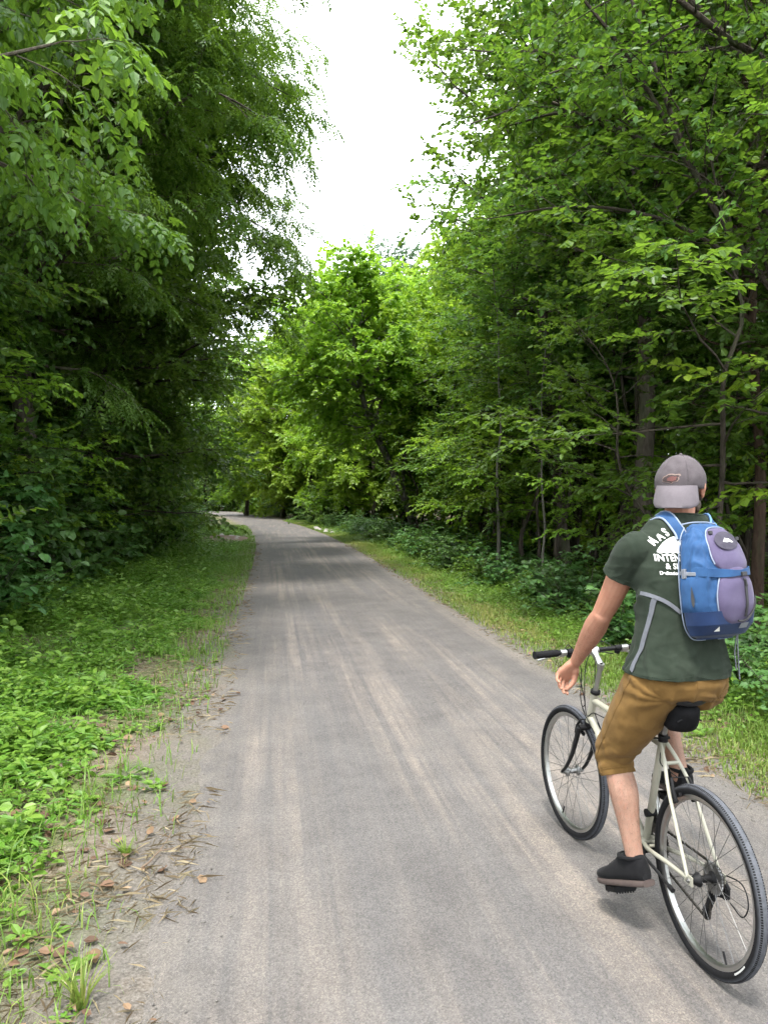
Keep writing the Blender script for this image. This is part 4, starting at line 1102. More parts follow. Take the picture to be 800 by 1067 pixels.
    c = MB(); c.tube([ST_T + V(0, 0, -.018), ST_T + V(-.002, 0, .012)], .0198, 16); c.tube([ST_T + V(-.015, -.02, 0), ST_T + V(-.015, .022, 0)], .006, 8); c.tube([ST_T + V(-.016, .022, 0), ST_T + V(.03, .026, -.012)], .004, 6)
    c.build('seat_clamp', M_BLKMT, bike)
    c = MB()
    for k_, (t_, r_, h_) in enumerate(((0, .0235, .011), (1, .0235, .014))):
        c = MB()
        p_ = HT_B if k_ == 0 else HT_T + (HT_B - HT_T) * .06
        c.tube([p_ - sax * h_ * (1 if k_ == 0 else 0), p_ + sax * h_ * (0 if k_ == 0 else 1)], r_, 18)
        c.build('headset_cup', M_BLKMT, bike)
    # fork
    f = MB(); cr_ = HT_B - sax * .028
    f.tube([HT_B, cr_ - sax * .012], .018, 14)
    f.tube([st(cr_ + V(0, -.052, 0) - sax * .004), st(cr_ + V(0, .052, 0) - sax * .004)], .0155, 14)
    for s in (-1, 1):
        a_ = cr_ + V(0, s * .050, 0) - sax * .002
        end = RS.T @ (hubF - HT_B) + HT_B + V(0, s * .058, 0)
        mid = a_ + (end - a_) * .55 + V(-.026, 0, 0); m2 = a_ + (end - a_) * .84 + V(-.017, 0, 0)
        f.tube([st(p) for p in spline([a_, a_ + (end - a_) * .25 + V(-.014, 0, 0), mid, m2, end + V(0, 0, .004)], 16)], np.linspace(.0135, .0075, 16), 12)
    f.build('fork', M_BLACK, bike, angle=60)
    # cantilever brakes, front and rear
    def brake(center, lat, up, fwd, nm):
        b = MB(); pads = MB()
        for s in (-1, 1):
            p0 = center + lat * s * .040 - up * .018
            b.tube([p0 + fwd * .0, p0 + fwd * .022], .008, 10)
            b.tube([p0 + fwd * .018, p0 + fwd * .022 + up * .045 + lat * s * .004, p0 + fwd * .02 + up * .085 + lat * s * (-.004)], [.0075, .007, .0055], 8)
            pads.box(center + lat * s * .022 + fwd * .004 + up * .004, (.055, .012, .013), np.stack([fwd, lat, up], 1))
            b.tube([center + lat * s * .026 + fwd * .004, center + lat * s * .046 + fwd * .018], .004, 8)
        b.tube([center + lat * -.036 + fwd * .02 + up * .066, center + lat * .036 + fwd * .02 + up * .068], .0022, 6)
        b.build(nm, M_BLKMT, bike); pads.build('brake_pad', M_GRIP, bike)
    yv = V(0, 1, 0)
    rb_c = V(0, 0, RW) + (RW - .040) * nrm(V(.17, 0, .27)); ss_dir = nrm(V(.16, 0, .59) - V(.012, 0, RW))
    brake(rb_c, yv, ss_dir, nrm(np.cross(yv, ss_dir)) * -1, 'brake')
    fdir = RS @ nrm(cr_ - (hubF - HT_B + HT_B)); fdir[1] = 0; fdir = nrm(fdir)
    brake(hubF + fdir * (RW - .040), nrm(RS @ yv), fdir, nrm(np.cross(nrm(RS @ yv), fdir)), 'brake')
    # stem, handlebar, grips, levers
    s_ = MB(); q0 = HT_T + (HT_B - HT_T) * .0; q1 = HT_T + sax * .150; clamp = V(.922, 0, 1.008)
    s_.tube([st(q0), st(q1)], .0125, 16)
    s_.tube([st(q1 - sax * .022), st(q1 + sax * .008)], .0165, 16)
    s_.loft([(st(q1 + V(-.012, 0, -.006)), V(.004, 0, -.004), V(0, .013, 0)), (st(q1 + V(.0, 0, -.004)), V(-.006, 0, .016), V(0, .016, 0)), (st(q1 + (clamp - q1) * .5), V(-.006, 0, .014), V(0, .013, 0)), (st(clamp + V(-.012, 0, -.004)), V(-.006, 0, .017), V(0, .02, 0))], 18, True, 3)
    s_.tube([st(clamp + V(0, -.024, 0)), st(clamp + V(0, .024, 0))], .0195, 18)
    s_.build('stem', M_ALU, bike, angle=40)
    s_ = MB(); s_.tube([st(q1 + sax * .004), st(q1 + sax * .013)], .0075, 6); s_.build('stem_bolt', M_BLKMT, bike)
    HBL = .325
    def bar(y): # slight back sweep and rise
        return st(clamp + V(-.035 * (max(0, abs(y) - .05) / .27) ** 1.3, y, .006 * (abs(y) / .3)))
    hb = MB(); hb.tube([bar(y) for y in np.linspace(-HBL + .004, HBL - .004, 25)], .0112, 14)
    hb.build('handlebar', M_BLACK, bike)
    for s in (-1, 1):
        g = MB(); ysq = np.linspace(.195, HBL, 14)
        g.tube([bar(s * y) for y in ysq], [.0165 + .0012 * (k % 2) for k in range(13)] + [.019], 14)
        g.build('grip', M_GRIP, bike, angle=60)
        lv = MB(); base = bar(s * .165)
        lv.tube([bar(s * .150), bar(s * .182)], .0165, 14)
        lv.box(base + V(.022, 0, -.012), (.034, .03, .02))
        lv.tube(spline([base + V(.03, s * .0, -.014), base + V(.052, s * .03, -.026), base + V(.050, s * .075, -.036), base + V(.040, s * .115, -.042)], 10), np.linspace(.0065, .005, 10), 8)
        lv.build('brake_lever', M_ALU, bike, bevel=.002)
        sh = MB(); sh.tube([bar(s * .118), bar(s * .142)], .0165, 14); sh.loft([(bar(s * .13) + V(.0, 0, -.010), V(.022, 0, 0), V(0, .014, 0)), (bar(s * .13) + V(.004, 0, -.026), V(.018, 0, 0), V(0, .010, 0))], 14)
        sh.build('gear_shifter', M_BLKMT, bike)
    # cables
    cb = MB()
    def cable(P, r=.0024): cb.tube(spline(P, 26), r, 6)
    up1 = V(0, 0, 1)
    cable([bar(.15) + V(.035, 0, -.01), bar(.08) + V(.10, 0, .01), st(clamp + V(.085, .02, -.10)), st(HT_B + V(.06, .012, .10)), st(cr_ + V(.03, .0, .05))])
    cable([bar(-.15) + V(.035, 0, -.01), bar(-.08) + V(.10, 0, .015), st(clamp + V(.09, -.01, -.10)), HT_T + V(.05, .025, -.12), HT_T + V(-.02, .02, -.10), HT_T + V(-.12, .016, -.095)])
    cable([bar(.12) + V(.02, 0, -.03), bar(.06) + V(.075, 0, -.06), HT_T + V(.05, .032, -.06), HT_B + V(.01, .03, .06), HT_B + V(-.10, .02, -.03)])
    cable([bar(-.12) + V(.02, 0, -.03), bar(-.06) + V(.08, 0, -.05), HT_T + V(.06, -.03, -.07), HT_B + V(.01, -.03, .05), HT_B + V(-.10, -.02, -.03)])
    cable([V(.31, .0, .715), V(.285, .02, .70), V(.255, .03, .675), rb_c + V(-.005, .02, .075)], .0022)
    cable([V(.10, -.064, RW - .008), V(.02, -.085, RW + .0), V(-.07, -.100, RW + .005), V(-.105, -.102, RW - .055), V(-.075, -.100, RW - .115), V(-.012, -.095, RW - .095)], .0026)
    cb.build('cables', M_BLKMT, bike)
    # saddle and post
    p = MB(); p.tube([ST_T + (BB - ST_T) * .2, V(.248, 0, .955)], .0135, 14); p.lathe([(.016, -.022), (.016, .022)], (.243, 0, .958), (0, 1, 0), 12); p.build('seat_post', M_STEEL, bike)
    sd_ = MB(); secs = []
    for t_, hw, hh, zz in ((0, .018, .012, .975), (.03, .060, .024, .982), (.12, .074, .032, .985), (.28, .071, .034, .982), (.45, .046, .030, .981), (.65, .028, .026, .981), (.85, .021, .023, .978), (.97, .017, .018, .972), (1., .006, .008, .968)):
        secs.append((V(.085 + .27 * t_, 0, zz - .004), V(0, hw, 0), V(0, 0, hh)))
    sd_.loft(secs, 24, True, 2.4); sd_.build('saddle', M_BLACK, bike, angle=60)
    rl = MB()
    for s in (-1, 1): rl.tube(spline([V(.12, s * .035, .965), V(.18, s * .024, .945), V(.27, s * .022, .945), V(.33, s * .008, .962)], 12), .0035, 8)
    rl.build('saddle_rails', M_STEEL, bike)
    # drivetrain on the bike's right (-y)
    def gear(b, c_, r_, nteeth, y, th=.003, ins=.0):
        n = nteeth * 4; a = np.arange(n) * 2 * PI / n
        rr_ = np.where((np.arange(n) % 4) < 2, r_ + .003, r_ - .003)
        o = [np.stack([c_[0] + rr_ * np.cos(a), np.full(n, y + s * th / 2), c_[2] + rr_ * np.sin(a)], 1) for s in (-1, 1)]
        i_ = [np.stack([c_[0] + ins * np.cos(a), np.full(n, y + s * th / 2), c_[2] + ins * np.sin(a)], 1) for s in (1, -1)]
        b.rings([o[0], o[1], i_[0], i_[1]], False, True)
    YC = -.047
    g = MB(); gear(g, BB, .088, 44, YC - .006, ins=.065); gear(g, BB, .072, 34, YC, ins=.05); gear(g, BB, .052, 24, YC + .007, ins=.03)
    for k in range(5):
        t_ = k * 2 * PI / 5 + .3; g.tube([BB + V(0, YC, 0), BB + V(.082 * math.cos(t_), YC - .003, .082 * math.sin(t_))], .006, 8)
    g.build('chainrings', M_CHAIN, bike, smooth=False)
    CR_A = V(-.045, 0, -.166)      # left crank points down and a little forward
    lft = BB + V(.0, .085, 0) + CR_A * 1.0; rgt = BB + V(0, -.085, 0) - CR_A
    for s, pe in ((1, lft), (-1, rgt)):
        cb_ = MB(); root = BB + V(0, s * .062, 0)
        cb_.loft([(root - nrm(pe - root) * .012, V(.010, 0, .003), V(0, .008, 0)), (root, V(.016, 0, .003), V(0, .012, 0)), (root + (pe - root) * .5, V(.0115, 0, .002), V(0, .008, 0)), (pe + V(0, -s * .008, 0), V(.013, 0, .003), V(0, .008, 0)), (pe + nrm(pe - root) * .012 + V(0, -s * .008, 0), V(.006, 0, .002), V(0, .006, 0))], 14)
        cb_.tube([BB, root + V(0, s * .006, 0)], .012, 12)
        cb_.build('crank', M_BLACK if s > 0 else M_ALU, bike)
    globals()['PEDALS'] = (lft, rgt)
    def pedal(pe, s, tilt):
        b = MB(); R = np.array(Matrix.Rotation(tilt, 3, 'Y'))
        b.tube([pe + V(0, s * .0, 0), pe + V(0, s * .10, 0)], .006, 10)
        c_ = pe + V(0, s * .056, 0)
        for sg in (-1, 1): b.box(c_ + R @ V(sg * .040, 0, 0), (.010, .088, .022), R)
        for yy_ in (-.042, .042): b.box(c_ + R @ V(0, yy_, 0), (.084, .010, .020), R)
        b.box(c_, (.03, .09, .018), R)
        for k in range(7):
            for sg in (-1, 1): b.box(c_ + R @ V(sg * .040, -.036 + .012 * k, -.013), (.006, .005, .008), R)
        b.build('pedal', M_BLKMT, bike, smooth=False)
    PT_L, PT_R = .38, .05
    pedal(lft, 1, PT_L); pedal(rgt, -1, PT_R)
    # cassette, chain, derailleurs
    g = MB(); hubR = V(0, 0, RW)
    for k in range(8): gear(g, hubR, .058 - .0049 * k, 30 - 2 * k, -.030 - .0042 * k, .002, .014)
    g.build('cassette', M_STEEL, bike, smooth=False)
    dr1 = V(.022, -.045, RW - .075); dr2 = V(.062, -.045, RW - .165)
    d = MB(); d.tube([V(.004, -.07, RW - .004), V(-.012, -.082, RW - .04), V(.0, -.078, RW - .07), dr1 + V(0, -.02, 0)], [.009, .012, .013, .010], 10)
    d.box(V(-.004, -.078, RW - .055), (.03, .022, .045)); d.box((dr1 + dr2) / 2 + V(0, -.010, 0), (.016, .003, .11), np.array(Matrix.Rotation(-.42, 3, 'Y'))); d.box((dr1 + dr2) / 2 + V(0, .010, 0), (.016, .003, .11), np.array(Matrix.Rotation(-.42, 3, 'Y')))
    gear(d, dr1, .020, 11, -.045, .005, .004); gear(d, dr2, .022, 11, -.045, .005, .004)
    d.build('derailleur', M_BLKMT, bike, smooth=False)
    d = MB(); d.box(ST_T + (BB - ST_T) * .80 + V(0, -.035, 0), (.06, .014, .03)); d.tube([ST_T + (BB - ST_T) * .72 - V(0, .022, 0), ST_T + (BB - ST_T) * .72 + V(0, .022, 0)], .0172, 14); d.build('front_derailleur', M_BLKMT, bike, smooth=False)
    ch = MB(); cp = []
    for t_ in np.linspace(1.75, 4.2, 14): cp.append((.0, t_))
    chain = [V(0, YC, 0) + V(BB[0] + .072 * math.cos(t_), 0, BB[2] + .072 * math.sin(t_)) for t_ in np.linspace(1.75, -1.55, 16)]
    chain += [V(dr2[0] + .022 * math.cos(t_), -.046, dr2[2] + .022 * math.sin(t_)) for t_ in np.linspace(-1.6, -3.4, 6)]
    chain += [V(dr1[0] + .022 * math.cos(t_), -.045, dr1[2] + .022 * math.sin(t_)) for t_ in np.linspace(-.4, 1.2, 5)]
    chain += [V(.046 * math.cos(t_), -.042, RW + .046 * math.sin(t_)) for t_ in np.linspace(-1.6, -4.5, 14)]
    chain = np.array(chain + chain[:1])
    seg = np.linalg.norm(np.diff(chain, axis=0), axis=1); cum = np.concatenate([[0], np.cumsum(seg)])
    nl = int(cum[-1] / .0127)
    for k in range(nl):
        q_ = []
        for s0 in (k * cum[-1] / nl, (k + .92) * cum[-1] / nl):
            j = min(len(seg) - 1, int(np.searchsorted(cum, s0, 'right') - 1)); q_.append(chain[j] + (chain[j + 1] - chain[j]) * (s0 - cum[j]) / max(1e-9, seg[j]))
        t_ = nrm(q_[1] - q_[0]); n_ = np.cross(t_, yv)
        ch.box((q_[0] + q_[1]) / 2, (.0118, .0085 if k % 2 else .0055, .0075), np.stack([t_, yv, n_], 1))
    ch.build('chain', M_CHAIN, bike, smooth=False)
    # folded kickstand along the left chainstay
    k_ = MB(); k_.tube([BB + V(-.045, .03, -.015), BB + V(-.075, .055, -.025), V(.20, .088, .285), V(.075, .098, .275)], [.0075, .007, .0065, .006], 10); k_.box(BB + V(-.05, .0, -.006), (.045, .085, .02))
    k_.tube([V(.085, .0975, .2755), V(.055, .099, .272)], .0095, 10)
    k_.build('kickstand', M_BLACK, bike)

    # saddle bag: strapped under the saddle, an object of its own
    M_BAG = mat_plain('black_nylon', (.007, .007, .008), .85, var=.3, scale=50, spec=.08, bump=.3, bscale=500)
    bag = empty('saddle_bag', BIKE_LOC, BIKE_RZ)
    tag(bag, 'black nylon wedge bag strapped under the bicycle saddle', 'bag')
    s_ = MB(); secs = []
    for t_, hw, zt, zb in ((0, .030, .935, .865), (.02, .052, .952, .842), (.07, .060, .958, .832), (.12, .056, .958, .842), (.155, .040, .955, .872), (.165, .020, .945, .905)):
        secs.append((V(.105 + t_, 0, (zt + zb) / 2), V(0, hw, 0), V(-.012, 0, (zt - zb) / 2)))
    s_.loft(secs, 28, True, 3.2); s_.build('pouch', M_BAG, bag, angle=70)
    s_ = MB(); s_.tube([V(.118, y, .888 + .02 * math.cos(y * 28)) + V(-.014 + abs(y) * .16, 0, 0) for y in np.linspace(-.05, .05, 12)], .003, 6); s_.build('zip', M_GRIP, bag)
    s_ = MB()
    for s in (-1, 1): s_.ribbon([V(.19, s * .045, .93), V(.19, s * .03, .955), V(.19, s * .012, .963)], [V(0, s, .3)] * 3, .012, .003)
    s_.ribbon([V(.255, .018, .90), V(.262, .02, .89), V(.28, 0, .889), V(.262, -.02, .89), V(.255, -.018, .90)], [V(-.2, 1, .1), V(.2, 1, 0), V(1, 0, .2), V(.2, -1, 0), V(-.2, -1, .1)], .012, .003)
    s_.build('strap', M_BAG, bag)
# ------------------------------------------------------------------ the cyclist (same local frame as the bicycle)
if 'person' not in SKIP:
    def remesh(mb, voxel, smooth=6, fac=.5, name='m'):
        me = mb.mesh('tmp'); o = bpy.data.objects.new('tmp', me); COL.objects.link(o)
        m = o.modifiers.new('r', 'REMESH'); m.mode = 'VOXEL'; m.voxel_size = voxel; m.adaptivity = 0
        s = o.modifiers.new('s', 'SMOOTH'); s.factor = fac; s.iterations = smooth
        dg = bpy.context.evaluated_depsgraph_get()
        r = bpy.data.meshes.new_from_object(o.evaluated_get(dg), depsgraph=dg)
        bpy.data.objects.remove(o); bpy.data.meshes.remove(me)
        r.name = name
        r.polygons.foreach_set('use_smooth', np.ones(len(r.polygons), bool))
        return r
    def co_of(me):
        a = np.empty(len(me.vertices) * 3); me.vertices.foreach_get('co', a); return a.reshape(-1, 3)
    def no_of(me):
        return np.array([v.normal[:] for v in me.vertices])
    def set_co(me, a):
        me.vertices.foreach_set('co', np.ascontiguousarray(a, np.float32).ravel()); me.update()
    def nz3(P, sc, off=0.):
        return np.array([mnoise.noise(Vector(p)) for p in (P * np.asarray(sc) + off)])
    def limb(mb, P, Rr, n=16, samples=18):
        Q = spline(np.concatenate([np.asarray(P, float), np.asarray(Rr, float)[:, None]], 1), samples)
        mb.tube(Q[:, :3], Q[:, 3], n)
        for i in (0, -1): mb.ball(Q[i, :3], Q[i, 3] * .995, 16, 10)
    def cut(me, c, nn, rad_):
        """trim the garment open at one end: remove what lies beyond the plane, near c"""
        bm = bmesh.new(); bm.from_mesh(me)
        fs = [f for f in bm.faces if (f.calc_center_median() - Vector(c)).length < rad_]
        g = list({v for f in fs for v in f.verts}) + list({e for f in fs for e in f.edges}) + fs
        bmesh.ops.bisect_plane(bm, geom=g, plane_co=c, plane_no=nn, clear_outer=True, dist=1e-5)
        bm.to_mesh(me); bm.free()
    LOC, RZ = BIKE_LOC, BIKE_RZ

    # --- materials
    def m_skin():
        t = NT('skin'); co = t.coords()
        n = t.noise(14, 4, .6, co); n2 = t.noise(170, 3, .7, co)
        arm = t.ramp(n, [(.3, (.31, .148, .098)), (.7, (.38, .192, .132))])
        leg = t.ramp(n, [(.3, (.235, .135, .098)), (.7, (.29, .172, .128))])
        z = t.n('SeparateXYZ'); t.l(co, z.inputs[0])
        mz = t.math('MULTIPLY', t.math('SUBTRACT', z.outputs[2], .80), 8, True)
        c = t.mix(mz, leg, arm)
        c = t.mix(t.ramp(t.noise(38, 5, .7, co), [(.5, (0, 0, 0)), (.75, (.4, .4, .4))]), c, (.30, .105, .07))
        c = t.mix(t.ramp(t.noise(190, 2, .5, co), [(.66, (0, 0, 0)), (.72, (.35, .35, .35))]), c, (.16, .08, .05))
        hair = t.math('MULTIPLY', t.math('SUBTRACT', 1.0, mz), t.ramp(t.noise(1, 3, .7, t.coords('Object', (420, 420, 110))), [(.48, (0, 0, 0)), (.7, (.42, .42, .42))]))
        c = t.mix(hair, c, (.13, .085, .06))
        b = t.pbr(c, .55, 0, .22, n2, .25, .002)
        b.inputs['Subsurface Weight'].default_value = .12; b.inputs['Subsurface Radius'].default_value = (.012, .005, .003); b.inputs['Subsurface Scale'].default_value = 1.
        return t.done(b)
    def m_cloth(name, c0, c1, rough=.9, scale=22, weave=900, bs=.25, sheen=.04):
        t = NT(name); co = t.coords()
        c = t.ramp(t.noise(scale, 5, .6, co), [(.3, c0), (.7, c1)])
        b = t.pbr(c, rough, 0, .08, t.noise(weave, 2, .6, co), bs, .0015)
        b.inputs['Sheen Weight'].default_value = sheen; b.inputs['Sheen Roughness'].default_value = .5
        return t.done(b)
    M_SKIN = m_skin()
    M_SHIRT = m_cloth('dark_green_cotton', (.0165, .0235, .0165), (.0245, .032, .0235), .9)
    M_SHORT = m_cloth('ochre_twill', (.115, .064, .020), (.155, .089, .030), .85, 16, 1100, .3)
    M_CAPF = m_cloth('grey_lavender_twill', (.062, .053, .058), (.088, .077, .083), .9, 30, 1000)
    M_BILL = m_cloth('pale_grey_lavender_twill', (.105, .092, .103), (.125, .111, .123), .9, 30, 1000)
    M_HAIR = mat_plain('brown_hair', (.045, .027, .016), .6, var=.4, scale=150, bump=.6, bscale=400)
    M_PRINT = mat_plain('white_shirt_print', (.72, .72, .70), .8, var=.06, scale=60)
    M_SHOE = m_cloth('black_canvas', (.006, .006, .007), (.011, .011, .012), .85, 40, 700)
    M_SOLE = mat_plain('gum_sole', (.052, .036, .032), .8, var=.2, scale=30)
    M_EYE = mat_plain('eye_white', (.7, .68, .65), .2, var=.03)
    M_IRIS = mat_plain('brown_iris', (.05, .03, .018), .2, var=.2)

    # --- joints
    hipL, kneeL, ankL = V(.215, .095, 1.0), V(.432, .150, .675), V(.288, .132, .318)
    hipR, kneeR, ankR = V(.215, -.10, 1.0), V(.622, -.135, .928), V(.398, -.132, .603)
    shL, elL, wrL = V(.292, .128, 1.550), V(.468, .185, 1.255), V(.712, .188, 1.008)
    shR, elR, wrR = V(.335, -.262, 1.54), V(.60, -.385, 1.275), V(.835, -.275, 1.062)
    HC = V(.345, -.100, 1.793); PHI = rad(-43)
    hf, hl, hu = V(math.cos(PHI), math.sin(PHI), .0), V(-math.sin(PHI), math.cos(PHI), 0), V(0, 0, 1)
    HS = 1.12
    HR = np.stack([hf, hl, hu], 1)
    def H(x, y, z): return HC + HS * (HR @ V(x, y, z))
    LX = nrm(V(-.114, .993, 0)); FX = V(.993, .114, 0)

    # --- body: one continuous skin
    b = MB()
    for c_, a_, d_ in [((.215, 0, .98), .15, .11), ((.215, 0, 1.05), .165, .115)]: pass
    b.loft([(V(.215, 0, .965), V(0, .10, 0), V(.08, 0, 0)), (V(.212, 0, 1.03), V(0, .155, 0), V(.115, 0, 0)), (V(.215, 0, 1.12), V(0, .155, 0), V(.105, 0, 0)), (V(.232, -.012, 1.24), LX * .15, FX * .10),
            (V(.262, -.034, 1.38), LX * .168, FX * .11), (V(.282, -.050, 1.48), LX * .175, FX * .10), (V(.295, -.06, 1.56), LX * .12, FX * .07), (V(.303, -.067, 1.60), LX * .07, FX * .055)], 28)
    limb(b, [V(.30, -.065, 1.56), V(.312, -.074, 1.64), V(.325, -.086, 1.74)], [.066, .060, .060])
    for sh, el, wr in ((shL, elL, wrL), (shR, elR, wrR)):
        ax = nrm(el - sh); fx = nrm(wr - el); out = nrm(np.cross(ax, fx))
        limb(b, [sh, sh + (el - sh) * .35 + V(.006, 0, .004), sh + (el - sh) * .7, el], [.062, .056, .050, .043])
        bend = nrm((sh + wr) / 2 - el)
        limb(b, [el - bend * .006, el + (wr - el) * .22, el + (wr - el) * .45, el + (wr - el) * .75, wr], [.042, .049, .045, .035, .0275])
        # flatter wrist
    for hip, kn, an, s in ((hipL, kneeL, ankL, 1), (hipR, kneeR, ankR, -1)):
        limb(b, [hip, hip + (kn - hip) * .5, kn], [.085, .078, .056])
        sd_ = nrm(an - kn); back = nrm((hip + an) / 2 - kn); back = nrm(back - sd_ * (back @ sd_))
        limb(b, [kn, kn + sd_ * .08 + back * .012, kn + (an - kn) * .42 + back * .016, kn + (an - kn) * .72 + back * .006, an, an + sd_ * .03], [.054, .056, .0585, .044, .036, .037])
        b.ball(kn - back * .018, .040, 14, 10)
    # head and face
    def hb(c_, r_, n=18, m=12): b.ball(H(*c_), np.array(r_) * HS, n, m, HR)
    hb((-.004, 0, .022), (.096, .076, .092)); hb((.028, 0, -.045), (.060, .058, .062)); hb((.066, 0, -.092), (.026, .028, .022)); hb((.030, 0, -.075), (.050, .052, .030))
    for s in (-1, 1):
        hb((.060, s * .040, -.022), (.028, .022, .026)); hb((.078, s * .026, .040), (.016, .026, .010)); hb((-.004, s * .077, -.006), (.024, .008, .033)); hb((-.012, s * .083, .002), (.014, .007, .022))
    limb(b, [H(.086, 0, .026), H(.101, 0, -.002), H(.109, 0, -.022)], [.009 * HS, .010 * HS, .0125 * HS], 10, 8)
    for s in (-1, 1): hb((.098, s * .012, -.026), (.011, .009, .008))
    hb((.088, 0, -.056), (.010, .024, .0065)); hb((.086, 0, -.067), (.010, .021, .0065))
    # hands
    def hand(W, p, b0, right, curl, thumb, spread=.06):
        p = nrm(p); bk = nrm(b0 - p * (b0 @ p)); sT = np.cross(p, bk) * (-1 if right else 1)
        kn = W + p * .098
        b.loft([(W, sT * .026, bk * .020), (W + p * .03, sT * .035, bk * .019), (W + p * .07, sT * .042, bk * .016), (kn, sT * .041, bk * .0125), (kn + p * .008, sT * .036, bk * .008)], 16, True, 2.6)
        b.ball(W + p * .035 + sT * .024 - bk * .008, .019, 12, 8)
        for k, (of, ln, rr_) in enumerate(((.031, .074, .0088), (.0105, .082, .0090), (-.0105, .077, .0086), (-.030, .061, .0077))):
            d0 = nrm(p + sT * (spread * (1.5 - k)))
            q_ = W + p * (.084 if k < 3 else .080) + sT * of; pts = [q_ - p * .02, q_ + bk * .003]; ang = 0.
            for sg, fr_ in enumerate((.46, .30, .24)):
                ang += curl[sg] * (1 + .10 * (k - 1)); dd = d0 * math.cos(ang) - bk * math.sin(ang)
                pts.append(pts[-1] + dd * ln * fr_ * 1.12)
            limb(b, pts, [rr_ * 1.02, rr_ * 1.08, rr_ * 1.0, rr_ * .92, rr_ * .8], 10, 14)
        t0 = W + p * .028 + sT * .026 - bk * .006; t1 = t0 + nrm(p * thumb[0] + sT * thumb[1] - bk * thumb[2]) * .046; t2 = t1 + nrm(p * (thumb[0] + .35) + sT * (thumb[1] - .45) - bk * thumb[2]) * .034; t3 = t2 + nrm(p * (thumb[0] + .5) + sT * (thumb[1] - .8) - bk * thumb[2]) * .022
        limb(b, [t0, t1, t2, t3], [.015, .0125, .0112, .009], 10, 12)
    hand(wrL + nrm(wrL - elL) * .012, V(.34, .52, -.78), V(.6, -.3, .7), False, (.58, .55, .4), (.85, .32, .42), .10)
    gripc = bar(-.262)
    hand(V(gripc[0] - .078, gripc[1] - .004, gripc[2] + .034), V(1, .06, .0), V(.0, 0, 1), True, (1.25, 1.25, 1.0), (.55, .75, .75), .02)
    limb(b, [wrR, V(gripc[0] - .078, gripc[1] - .004, gripc[2] + .034)], [.028, .026], 14, 6)
    body = remesh(b, .0034, 4, .5, 'person')
    # --- the root: the body itself
    person = mesh_obj('person', body, M_SKIN); person.location = LOC; person.rotation_euler = (0, 0, RZ)
    tag(person, 'cyclist in dark green t-shirt, ochre shorts and backwards grey cap steering with one hand', 'person')
    for s in (-1, 1):
        e = MB(); e.ball(H(.078, s * .031, .016), .0125 * HS, 16, 10); e.build('eye', M_EYE, person)
        e = MB(); e.ball(H(.0815, s * .0312, .016), .0098 * HS, 14, 10); e.build('iris', M_IRIS, person)

    # --- hair and short beard
    h = MB()
    def hball(mb, c_, r_): mb.ball(H(*c_), np.array(r_) * HS, 16, 12, HR)
    hball(h, (-.010, 0, .020), (.094, .0785, .090)); hball(h, (-.045, 0, -.038), (.048, .060, .052))
    for s in (-1, 1): hball(h, (.018, s * .066, -.018), (.014, .012, .034))
    hm = remesh(h, .006, 3); P = co_of(hm); N = no_of(hm); L_ = (P - HC) @ HR / HS
    P = P + N * (.0022 * nz3(P, (160, 160, 60)))[:, None]; set_co(hm, P)
    bm = bmesh.new(); bm.from_mesh(hm)
    kill = [f for f in bm.faces if (lambda q: q[0] > .052 or (q[2] < -.078))(HR.T @ (np.array(f.calc_center_median()) - HC) / HS)]
    bmesh.ops.delete(bm, geom=kill, context='FACES'); bm.to_mesh(hm); bm.free()
    mesh_obj('hair', hm, M_HAIR, person)
    h = MB()
    for s in (-1, 1):
        hball(h, (.034, s * .051, -.062), (.036, .0125, .030)); hball(h, (.058, s * .032, -.085), (.026, .022, .020))
    hball(h, (.072, 0, -.096), (.024, .028, .018)); hball(h, (.086, 0, -.043), (.010, .026, .005))
    hm = remesh(h, .005, 2); P = co_of(hm); set_co(hm, P + no_of(hm) * (.002 * nz3(P, (220, 220, 220)))[:, None])
    mesh_obj('beard', hm, M_HAIR, person)

    # --- t-shirt
    s_ = MB()
    s_.loft([(V(.208, .002, 1.02), V(0, .207, 0), V(.158, 0, 0)), (V(.206, -.004, 1.08), V(0, .194, 0), V(.149, 0, 0)), (V(.212, -.014, 1.16), V(0, .173, 0), V(.131, 0, 0)), (V(.232, -.024, 1.26), LX * .165, FX * .126),
             (V(.258, -.040, 1.37), LX * .184, FX * .132), (V(.278, -.052, 1.47), LX * .198, FX * .126), (V(.290, -.060, 1.55), LX * .192, FX * .112), (V(.299, -.066, 1.605), LX * .172, FX * .092), (V(.308, -.072, 1.650), LX * .132, FX * .080), (V(.320, -.080, 1.70), LX * .080, FX * .076)], 36, True, 2.35)
    slv = []
    for sh, el, t1 in ((shL, elL, .40), (shR, elR, .42)):
        a_ = nrm(el - sh); e_ = sh + (el - sh) * t1
        limb(s_, [sh - a_ * .01 + V(0, 0, -.016), sh + a_ * .05, e_ + a_ * .03], [.074, .076, .074], 20, 14)
        slv.append((e_, a_))
    shirt = remesh(s_, .0065, 7, .5, 'shirt')
    P = co_of(shirt); N = no_of(shirt)
    # folds: soft drapes, diagonal pulls from the arm holes, horizontal bunching above the hem
    f1 = nz3(P, (7, 9, 4), 3.1); f2 = nz3(P + .25 * f1[:, None], (16, 18, 7), 9.)
    lat = (P - V(.26, -.03, 0)) @ LX
    dia = np.sin((P[:, 2] * 42 - np.abs(lat) * 60) + 5 * nz3(P, (5, 5, 5), 1.))
    wA = np.exp(-((P[:, 2] - 1.40) / .09) ** 2) * np.clip((np.abs(lat) - .08) / .08, 0, 1)
    wH = np.clip((1.22 - P[:, 2]) / .12, 0, 1)
    back = np.clip((P[:, 0] - .1) / .08, .35, 1)
